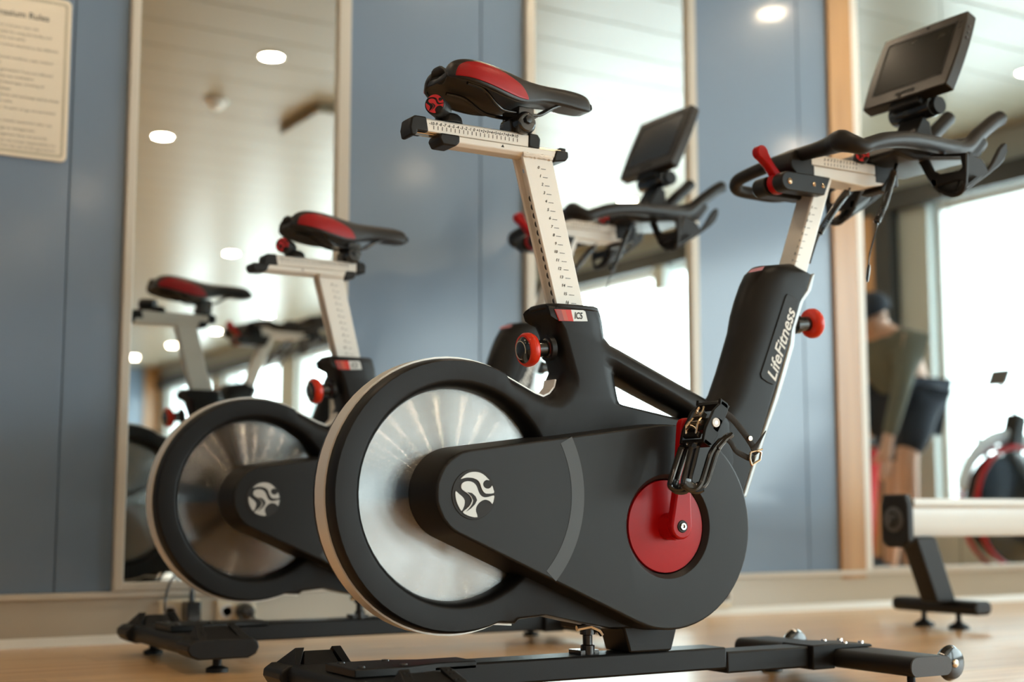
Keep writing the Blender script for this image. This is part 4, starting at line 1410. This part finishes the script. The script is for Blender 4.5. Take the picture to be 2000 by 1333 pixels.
# ------------------------------------------------------------------ wall mirrors
def wall_mirror(x0, x1, strips, label):
    r = thing('wall_mirror', label, 'mirror', (x0, 3.78, .133))
    def put(name, mb, m, **k):
        o = mb.build(name, m, r, **k)
        o.location = (-x0, -3.78, -.133)
        return o
    l, rr, bt = strips
    put('mirror_glass', MB().box(x0 + l, x1 - rr, 3.780, 3.797, .134 + bt, CEIL - .003), M['mirror'])
    if l:
        put('frame_strip', MB().box(x0, x0 + l, 3.764, 3.799, .134, CEIL - .003), M['cream'], bevel=.003)
    if rr:
        put('frame_strip', MB().box(x1 - rr, x1, 3.764, 3.799, .134, CEIL - .003), M['cream'], bevel=.003)
    if bt:
        put('frame_strip', MB().box(x0 + l, x1 - rr, 3.768, 3.799, .134, .134 + bt), M['cream'], bevel=.003)
    return r


wall_mirror(1.048, 1.704, (.025, .040, .022), 'tall framed wall mirror next to the notice panel, behind the rear bike')
wall_mirror(2.317, 3.006, (.033, .034, .022), 'tall narrow framed wall mirror behind the front bike, between two blue panels')
wall_mirror(3.788, 4.248, (0, 0, .008), 'frameless wall mirror directly beside the white strip and oak post')
wall_mirror(4.252, 5.232, (0, 0, .008), 'frameless wall mirror beyond the thin vertical joint, farthest from the oak post')

# ------------------------------------------------------------------ notice on the wall
sg = thing('wall_notice', 'cream notice plate headed Gymnasium Rules screwed to the blue panel', 'sign', (.747, 3.785, 1.263))


def sput(o):
    o.location = (-.747, -3.785, -1.263)
    return o


def rr_xz(x0, x1, z0, z1, r, n=6):
    pts = []
    for (cx_, cz_, a_) in ((x1 - r, z1 - r, 0), (x0 + r, z1 - r, 90), (x0 + r, z0 + r, 180), (x1 - r, z0 + r, 270)):
        for k in range(n + 1):
            t = R(a_ + 90 * k / n)
            pts.append((cx_ + r * math.cos(t), cz_ + r * math.sin(t)))
    return pts


sput(MB().prism(rr_xz(.609, .8885, 1.263, 1.7075, .016), 3.778, 3.785).build('plate', M['signplate'], sg, bevel=.0015))
ln = MB()
o1, i1 = rr_xz(.620, .8775, 1.2745, 1.696, .009), rr_xz(.6225, .875, 1.277, 1.6935, .008)
n_ = len(o1)
ln.add([(a, 3.7776, b) for a, b in o1] + [(a, 3.7776, b) for a, b in i1], [(k, (k + 1) % n_, n_ + (k + 1) % n_, n_ + k) for k in range(n_)])
o1, i1 = rr_xz(.6245, .873, 1.279, 1.6915, .006), rr_xz(.6258, .8717, 1.2803, 1.6902, .006)
ln.add([(a, 3.7776, b) for a, b in o1] + [(a, 3.7776, b) for a, b in i1], [(k, (k + 1) % n_, n_ + (k + 1) % n_, n_ + k) for k in range(n_)])
sput(ln.build('border_lines', M['signline'], sg))
tt = MB()
text_geo(tt, 'Gymnasium Rules', .0245, side_frame(.830, 3.7777, 1.6465), .0002, 0, .010, 'RIGHT')
sput(tt.build('title', M['darkink'], sg))
tt = MB()
for (xe, ze, s_) in [(0.8039, 1.6123, 'Use of the gymnasium is at your own risk'), (0.8378, 1.5944, 'You are responsible for using the facility and'), (0.7710, 1.5786, 'for your own property and safety'), (0.8564, 1.5601, 'Read the instructions attached to the different'), (0.8431, 1.5257, 'If unsure of your physical condition, seek medical'), (0.7116, 1.5100, 'advice'), (0.8444, 1.4915, 'Do not use the gymnasium if you are affected'), (0.7961, 1.4750, 'by alcohol or take any medication'), (0.8218, 1.4586, 'Food, alcoholic beverages, smoking of'), (0.7376, 1.4409, 'any kind are prohibited'), (0.8629, 1.4245, 'Please wear shorts and exchange sports shoes'), (0.7441, 1.4081, 'with clean soles'), (0.8549, 1.3904, 'Only persons over 16 years of age are permitted'), (0.8469, 1.3564, 'Please wipe sweaty equipment after use'), (0.8029, 1.3367, 'Report any damage to management'), (0.8364, 1.3197, 'The management does not provide'), (0.8595, 1.3034, 'and does not accept responsibility for'), (0.8587, 1.2899, 'accidents from the use of this gymnasium')]:
    text_geo(tt, s_, .0112, side_frame(xe, 3.7777, ze), .0002, 0, .001, 'RIGHT')
o = sput(tt.build('rules_text', M['greyink'], sg))
o['kind'] = 'stuff'

# ------------------------------------------------------------------ downlights, smoke detector, ceiling hatch
DL = {(3, 1): 'downlight mirrored highest in the left mirror, above the smoke detector',
      (3, 2): 'downlight mirrored below the smoke detector, beside the left mirror frame',
      (4, 1): 'downlight mirrored right under the nose of the front bike saddle',
      (5, 0): 'downlight mirrored in the farthest mirror, beside the front bike console',
      (4, 0): 'downlight glinting in the blue panel left of the oak post',
      (4, 4): 'downlight mirrored left of the rear bike saddle, above the mirrored saddle'}
first = None
for i, gx in enumerate((-2.42, -.86, .70, 2.265, 3.815, 5.37)):
    for j in range(10):
        gy = 3.29 - 1.60 * j
        if gy < Y0 + .3:
            continue
        lab = DL.get((i, j), 'round recessed ceiling downlight among the planks, warm white')
        if first is None:
            first = thing('downlight', lab, 'ceiling light', (gx, gy, CEIL), 0, 'recessed ceiling downlights')
            MB().lathe([(.050, 0), (.062, -.001), (.064, -.003), (.060, -.006), (.052, -.004), (.050, 0)], (0, 0, 0), (0, 0, 1), 28).build('rim', M['plastic_white'], first)
            MB().lathe([(0, -.003), (.050, -.003), (.050, -.0005), (0, -.0005)], (0, 0, 0), (0, 0, 1), 28).build('lens', M['lens'], first)
        else:
            r_ = copy_tree(first)
            r_.location = (gx, gy, CEIL)
sdt = thing('smoke_detector', 'white domed smoke detector on the ceiling, seen in the left mirror', 'smoke detector', (2.285, .90, CEIL))
MB().lathe([(0, 0), (.055, 0), (.055, -.012), (.048, -.018), (0, -.018)], (0, 0, 0), (0, 0, 1), 28).build('base', M['plastic_white'], sdt)
MB().lathe([(0, -.018), (.038, -.018), (.036, -.034), (.024, -.044), (0, -.046)], (0, 0, 0), (0, 0, 1), 28).build('dome', M['plastic_white'], sdt)
ht = tag(MB().box(2.74, 4.0, .60, 1.12, CEIL - .045, CEIL - .001).build('ceiling_hatch', M['ceiling'], bevel=.003), 'shallow rectangular access hatch hanging just below the planked ceiling', 'ceiling hatch')

# ------------------------------------------------------------------ sockets on the kickboard
def socket(x0, x1, z0, z1, label):
    s = thing('wall_socket', label, 'socket', ((x0 + x1) / 2, 3.776, z0), 0, 'sockets along the kickboard')
    xm, w, h = 0, (x1 - x0) / 2, z1 - z0
    MB().box(-w, w, -.012, 0, 0, h).build('face_plate', M['socket'], s, bevel=.003)
    for q in (-1, 1):
        MB().lathe([(.014, 0), (.019, 0), (.020, -.003), (.013, -.002), (.014, 0)], (q * w * .5, -.0122, h / 2), (0, 1, 0), 20).build('outlet_ring', M['plastic_white'], s)
    return s


socket(1.172, 1.282, .043, .108, 'cream double wall socket with a square black adapter in it')
socket(1.330, 1.440, .040, .104, 'cream double wall socket with a round black plug in it')
socket(3.035, 3.118, .022, .096, 'cream wall socket on the kickboard behind the big round cover')
ada = thing('power_adapter', 'square black power adapter with a lead curling down, plugged into the cream socket', 'adapter', (1.247, 3.76, .050))
MB().box(-.019, .019, -.055, -.001, 0, .055).build('casing', M['gloss'], ada, bevel=.004)
MB().tube(smooth_path([(0, -.03, .053), (-.002, -.032, .085), (-.01, -.03, .115), (-.035, -.03, .135), (-.06, -.03, .105), (-.072, -.03, .055), (-.075, -.06, .02), (-.072, -.16, .006), (.0, -.26, .006)], 6), .0035, 8).build('lead', M['gloss'], ada)
MB().lathe([(0, 0), (.008, 0), (.006, .03), (0, .03)], (0, -.03, .054), (0, 0, 1), 14).build('strain_relief', M['gloss'], ada)
plg = thing('round_plug', 'round black mains plug in the second cream socket', 'plug', (1.405, 3.762, .070))
MB().lathe([(0, .0), (.024, .0), (.026, -.012), (.020, -.035), (.010, -.045), (0, -.045)], (0, 0, 0), (0, 1, 0), 24).build('casing', M['gloss'], plg)
MB().tube(smooth_path([(0, -.04, 0), (.004, -.06, -.01), (.02, -.07, -.04), (.05, -.09, -.062), (.12, -.14, -.0645)], 5), .0035, 8).build('lead', M['gloss'], plg)

# ------------------------------------------------------------------ rowing machine by the mirror
rw = thing('rowing_machine', 'rowing machine with a pale rail on a slanted black leg by the far mirror', 'rowing machine', (3.31, 2.97, 0))


def rput(o):
    o.location = (-3.31, -2.97, 0)
    return o


RL = (0.3795, 0.2691)
rail_o = rput(MB().prism([(2.916, RL[0]), (2.916, RL[0] - .020), (2.934, RL[0] - .027), (2.930, RL[1] + .032), (2.950, RL[1]), (2.990, RL[1]), (3.010, RL[1] + .032), (3.006, RL[0] - .027), (3.024, RL[0] - .020), (3.024, RL[0])], 3.094, 4.55, 'x').build('seat_rail', M['whitemetal'], rw, bevel=.003))
hub = rput(MB().prism([(2.918, RL[1] - .012), (2.918, RL[0] - .02), (2.93, RL[0] + .012), (3.01, RL[0] + .012), (3.022, RL[0] - .02), (3.022, RL[1] - .012), (3.0, RL[1] - .03), (2.94, RL[1] - .03)], 3.066, 3.094, 'x').build('rail_end', M['rubber'], rw, bevel=.006))
dk = MB().lathe([(0, 0), (.030, 0), (.036, .002), (.037, .004), (0, .004)], (3.062, 2.97, (RL[0] + RL[1]) / 2 - .005), (1, 0, 0), 28)
dko = rput(dk.build('end_roundel', M['endcap'], rw))
cr_ = MB()
cr_.tube([(3.061, 2.97 + .020 * math.cos(t), (RL[0] + RL[1]) / 2 - .005 + .020 * math.sin(t)) for t in [R(60) + R(250) * k / 16 for k in range(17)]], .0035, 6)
cr_.tube([(3.061, 2.963, (RL[0] + RL[1]) / 2 - .002), (3.061, 2.973, (RL[0] + RL[1]) / 2 - .022)], .005, 6)
q = cr_.build('roundel_mark', M['ink'], dko)
lg = rput(MB().prism([(3.1980, 0.0800), (3.1180, 0.2691), (3.2016, 0.2691), (3.2785, 0.0800)], 2.938, 3.002).build('rear_leg', M['rubber'], rw, bevel=.006))
cb_ = rput(MB().prism(rr_xz(3.264, 3.340, .044, .085, .018), 2.86, 3.185).build('rear_crossbar', M['rubber'], rw, bevel=.010, seg=3))
for yy in (2.955, 3.088):
    pd = MB().lathe([(0, 0), (.032, 0), (.030, .010), (.012, .020), (.008, .024), (.008, .05), (0, .05)], (3.302, yy, 0), (0, 0, 1), 22).build('floor_pad', M['rubber'], rw)
    rput(pd)
rput(MB().box(4.42, 4.52, 2.70, 3.24, 0, .05).build('front_crossbar', M['rubber'], rw, bevel=.01))
rput(MB().prism([(4.40, .04), (4.54, .04), (4.54, .36), (4.44, .36)], 2.90, 3.04).build('front_tower', M['rubber'], rw, bevel=.01))
st_ = MB().box(4.05, 4.33, 2.87, 3.07, RL[0] + .04, RL[0] + .075)
rput(st_.build('seat', M['rubber'], rw, bevel=.012, seg=3))
rput(MB().box(4.10, 4.28, 2.93, 3.01, RL[0] + .001, RL[0] + .04).build('seat_carriage', M['rubber'], rw, bevel=.004))


# ------------------------------------------------------------------ fan bikes by the windows (seen in the mirror)
def fan_bike(loc, label):
    b = thing('fan_bike', label, 'exercise bike', loc, 0, 'red and black fan bikes by the windows')
    MB().lathe([(0, -.075), (.10, -.078), (.20, -.070), (.255, -.045), (.262, 0), (.255, .045), (.20, .070), (.10, .078), (0, .075)], (0, 0, .36), (0, 1, 0), 40).build('fan_drum', M['gloss'], b)
    for s in (-1, 1):
        ring = [(.277 * math.cos(t), s * .045, .36 + .277 * math.sin(t)) for t in [2 * PI * k / 40 for k in range(40)]]
        MB().tube(ring, .012, 8, closed=True).build('drum_ring', M['red'], b)
    f = [(.33 * math.cos(t), 0, .36 + .33 * math.sin(t)) for t in [R(15) + R(150) * k / 20 for k in range(21)]]
    MB().tube(f, .011, 8, rx=3.0).build('fender', M['whitemetal'], b)
    MB().box(-.30, .42, -.03, .03, .04, .09).build('base_beam', M['rubber'], b, bevel=.004)
    MB().box(-.32, -.26, -.24, .24, .0, .05).build('crossbar', M['rubber'], b, bevel=.01)
    MB().box(.36, .42, -.24, .24, .0, .05).build('crossbar', M['rubber'], b, bevel=.01)
    MB().prism([(-.03, .60), (.05, .60), (.10, .78), (.04, .80)], -.04, .04).build('tower', M['rubber'], b, bevel=.008)
    mst = MB().tube(smooth_path([(.06, 0, .78), (.04, 0, .84), (.0, 0, .89), (-.035, 0, .93)], 4), .010, 8).build('mast', M['whitemetal'], b)
    mm = Matrix.Translation((-.045, 0, .965)) @ Matrix.Rotation(R(28), 4, 'Y')
    MB().box(-.006, .010, -.055, .055, -.042, .042, mm).build('monitor', M['endcap'], b, bevel=.003)
    MB().prism([(.28, .09), (.34, .09), (.42, .70), (.37, .70)], -.025, .025).build('seat_post', M['red'], b, bevel=.004)
    MB().prism([(.27, .70), (.52, .72), (.53, .75), (.46, .765), (.27, .74)], -.08, .08).build('saddle', M['rubber'], b, bevel=.015, seg=3)
    for s in (-1, 1):
        MB().tube([(.10, s * .09, .36), (.14, s * .10, .23), (.14, s * .19, .23)], .012, 8).build('crank_arm', M['red'], b)
        MB().tube(smooth_path([(.05, s * .09, .42), (.02, s * .15, .62), (-.02, s * .20, .74)], 5), .013, 8).build('push_handle', M['rubber'], b)
    return b


fan_bike((5.40, 3.06, 0), 'red and black fan bike with a small tilted monitor, mirrored against the bright window')
fan_bike((5.50, 1.72, 0), 'red and black fan bike behind the bending person, mirrored next to the oak post')

# ------------------------------------------------------------------ person bending over
def skin_mesh(name, nodes, edges, m, parent=None, root=0, levels=2):
    """nodes: (x, y, z, radius)"""
    me = bpy.data.meshes.new(name)
    me.from_pydata([n_[:3] for n_ in nodes], edges, [])
    me.materials.append(m)
    o = bpy.data.objects.new(name, me)
    link(o, parent)
    s = o.modifiers.new('skin', 'SKIN')
    s.use_smooth_shade = True
    for i, n_ in enumerate(nodes):
        d = me.skin_vertices[0].data[i]
        rr = n_[3]
        d.radius = rr if isinstance(rr, tuple) else (rr, rr)
        d.use_root = (i == root)
    q = o.modifiers.new('soft', 'SUBSURF')
    q.levels = levels
    q.render_levels = levels
    return o


PX, PY = 5.20, 2.49
pj = {'pelvis': (5.3400, 0.8954), 'spine': (5.2832, 1.0571), 'chest': (5.1966, 1.1805), 'neck': (5.1573, 1.2446), 'head': (5.1279, 1.2938), 'crown': (5.1086, 1.3334), 'kneeA': (5.3791, 0.5822), 'ankleA': (5.3412, 0.1530), 'kneeB': (5.2108, 0.6170), 'ankleB': (5.2243, 0.1298), 'elbow': (5.1019, 0.9161), 'wrist': (5.0582, 0.6887), 'palm': (5.0483, 0.6137)}
def pt(k, dy, r):
    x, z = pj[k]
    return (x - PX, dy, z, r)


pr = thing('person', 'person in dark cap, grey shirt and navy shorts bending over in the far mirror', 'person', (PX, PY, 0))
nodes = [pt('pelvis', 0, .12), pt('spine', 0, .115), pt('chest', 0, .125), pt('neck', 0, .055), pt('head', 0, .085), pt('crown', 0, .075)]
edges = [(0, 1), (1, 2), (2, 3), (3, 4), (4, 5)]
for s, kn_, an in ((-1, 'kneeA', 'ankleA'), (1, 'kneeB', 'ankleB')):
    i = len(nodes)
    nodes += [pt('pelvis', s * .10, .085), pt(kn_, s * .12, .058), pt(an, s * .12, .040)]
    x, z = pj[an]
    nodes += [(x - PX - .02, s * .12, .055, .035), (x - PX - .17, s * .13, .04, .032)]
    edges += [(0, i), (i, i + 1), (i + 1, i + 2), (i + 2, i + 3), (i + 3, i + 4)]
hands = []
for s in (-1, 1):
    i = len(nodes)
    x, z = pj['chest']
    nodes += [(x - PX, s * .17, z - .02, .055), pt('elbow', s * .20, .040), pt('wrist', s * .15, .028), pt('palm', s * .14, .030)]
    edges += [(2, i), (i, i + 1), (i + 1, i + 2), (i + 2, i + 3)]
    hands.append((i + 3, s))
for hi, s in hands:
    bx, by, bz, _ = nodes[hi]
    for f in range(4):
        i = len(nodes)
        ln_ = (.072, .080, .076, .060)[f]
        o_ = (-.028 + .019 * f)
        nodes += [(bx + o_, by, bz - .045, .010), (bx + o_ - .004, by - s * .006, bz - .045 - ln_ * .55, .009), (bx + o_ + .004, by - s * .018, bz - .045 - ln_, .008)]
        edges += [(hi, i), (i, i + 1), (i + 1, i + 2)]
    i = len(nodes)
    nodes += [(bx - .036, by - s * .012, bz - .012, .011), (bx - .050, by - s * .022, bz - .048, .009)]
    edges += [(hi, i), (i, i + 1)]
skin_mesh('body', nodes, edges, M['skin'], pr)
x, z = pj['chest']
sh = [pt('pelvis', 0, .135), pt('spine', 0, .135), pt('chest', 0, .145), ((pj['chest'][0] + pj['neck'][0]) / 2 - PX, 0, (pj['chest'][1] + pj['neck'][1]) / 2, .09)]
se = [(0, 1), (1, 2), (2, 3)]
for s in (-1, 1):
    i = len(sh)
    e = pj['elbow']
    w_ = pj['wrist']
    sh += [(x - PX, s * .18, z - .02, .075), (e[0] - PX, s * .20, e[1], .047), (w_[0] - PX, s * .15, w_[1], .036)]
    se += [(2, i), (i, i + 1), (i + 1, i + 2)]
skin_mesh('shirt', sh, se, M['shirt'], pr)
sh = [pt('pelvis', 0, .145)]
se = []
for s, kn_ in ((-1, 'kneeA'), (1, 'kneeB')):
    i = len(sh)
    p_, k_ = pj['pelvis'], pj[kn_]
    sh += [(p_[0] - PX, s * .105, p_[1] - .03, .115), ((p_[0] + k_[0]) / 2 - PX, s * .115, (p_[1] + k_[1]) / 2, .100), (k_[0] - PX, s * .12, k_[1] - .02, .085)]
    se += [(0, i), (i, i + 1), (i + 1, i + 2)]
skin_mesh('shorts', sh, se, M['navy'], pr)
for an, s in (('ankleA', -1), ('ankleB', 1)):
    x, z = pj[an]
    skin_mesh('shoe', [(x - PX + .02, s * .12, .05, .045), (x - PX - .07, s * .125, .045, .048), (x - PX - .19, s * .13, .04, .040)], [(0, 1), (1, 2)], M['rubber'], pr)
hx_, hz_ = pj['head']
cx_, cz_ = pj['crown']
ax_ = Vector((cx_ - hx_, 0, cz_ - hz_)).normalized()
cap = MB().lathe([(.108, .0), (.108, .03), (.098, .06), (.07, .088), (.03, .102), (0, .104)], (hx_ - PX + ax_.x * .03, 0, hz_ + ax_.z * .03), ax_, 24).build('cap', M['navy'], pr)
fw_ = Vector((-ax_.z, 0, ax_.x))
if fw_.x > 0:
    fw_ = -fw_
bc = Vector((hx_ - PX, 0, hz_)) + ax_ * .035
bill = [bc + fw_ * (.09 + .085 * math.cos(t)) + Vector((0, .085 * math.sin(t), 0)) - ax_ * .01 * math.cos(t) for t in [R(-90) + R(180) * k / 12 for k in range(13)]]
mb = MB()
mb.add([b_ + ax_ * .004 for b_ in bill] + [b_ - ax_ * .004 for b_ in bill], [tuple(range(13)), tuple(range(25, 12, -1))] + [(k, 13 + k, 14 + k, k + 1) for k in range(12)] + [(12, 25, 13, 0)])
mb.build('cap_bill', M['navy'], cap)
for s in (-1, 1):
    MB().lathe([(0, -.012), (.010, -.008), (.012, 0), (.010, .008), (0, .012)], Vector((hx_ - PX, s * .088, hz_)), (0, 1, 0), 12).build('ear', M['skin'], pr)
    MB().lathe([(0, -.006), (.006, -.003), (.006, .003), (0, .006)], Vector((hx_ - PX, s * .032, hz_)) + fw_ * .082 + ax_ * .01, fw_, 10).build('eye', M['ink'], pr)
MB().lathe([(0, -.02), (.014, -.012), (.012, .004), (.006, .012), (0, .016)], Vector((hx_ - PX, 0, hz_)) + fw_ * .092 - ax_ * .018, ax_, 12).build('nose', M['skin'], pr)
MB().box(-.004, .004, -.022, .022, -.003, .003, Matrix.Translation(Vector((hx_ - PX, 0, hz_)) + fw_ * .080 - ax_ * .05)).build('mouth', M['redvinyl'], pr)
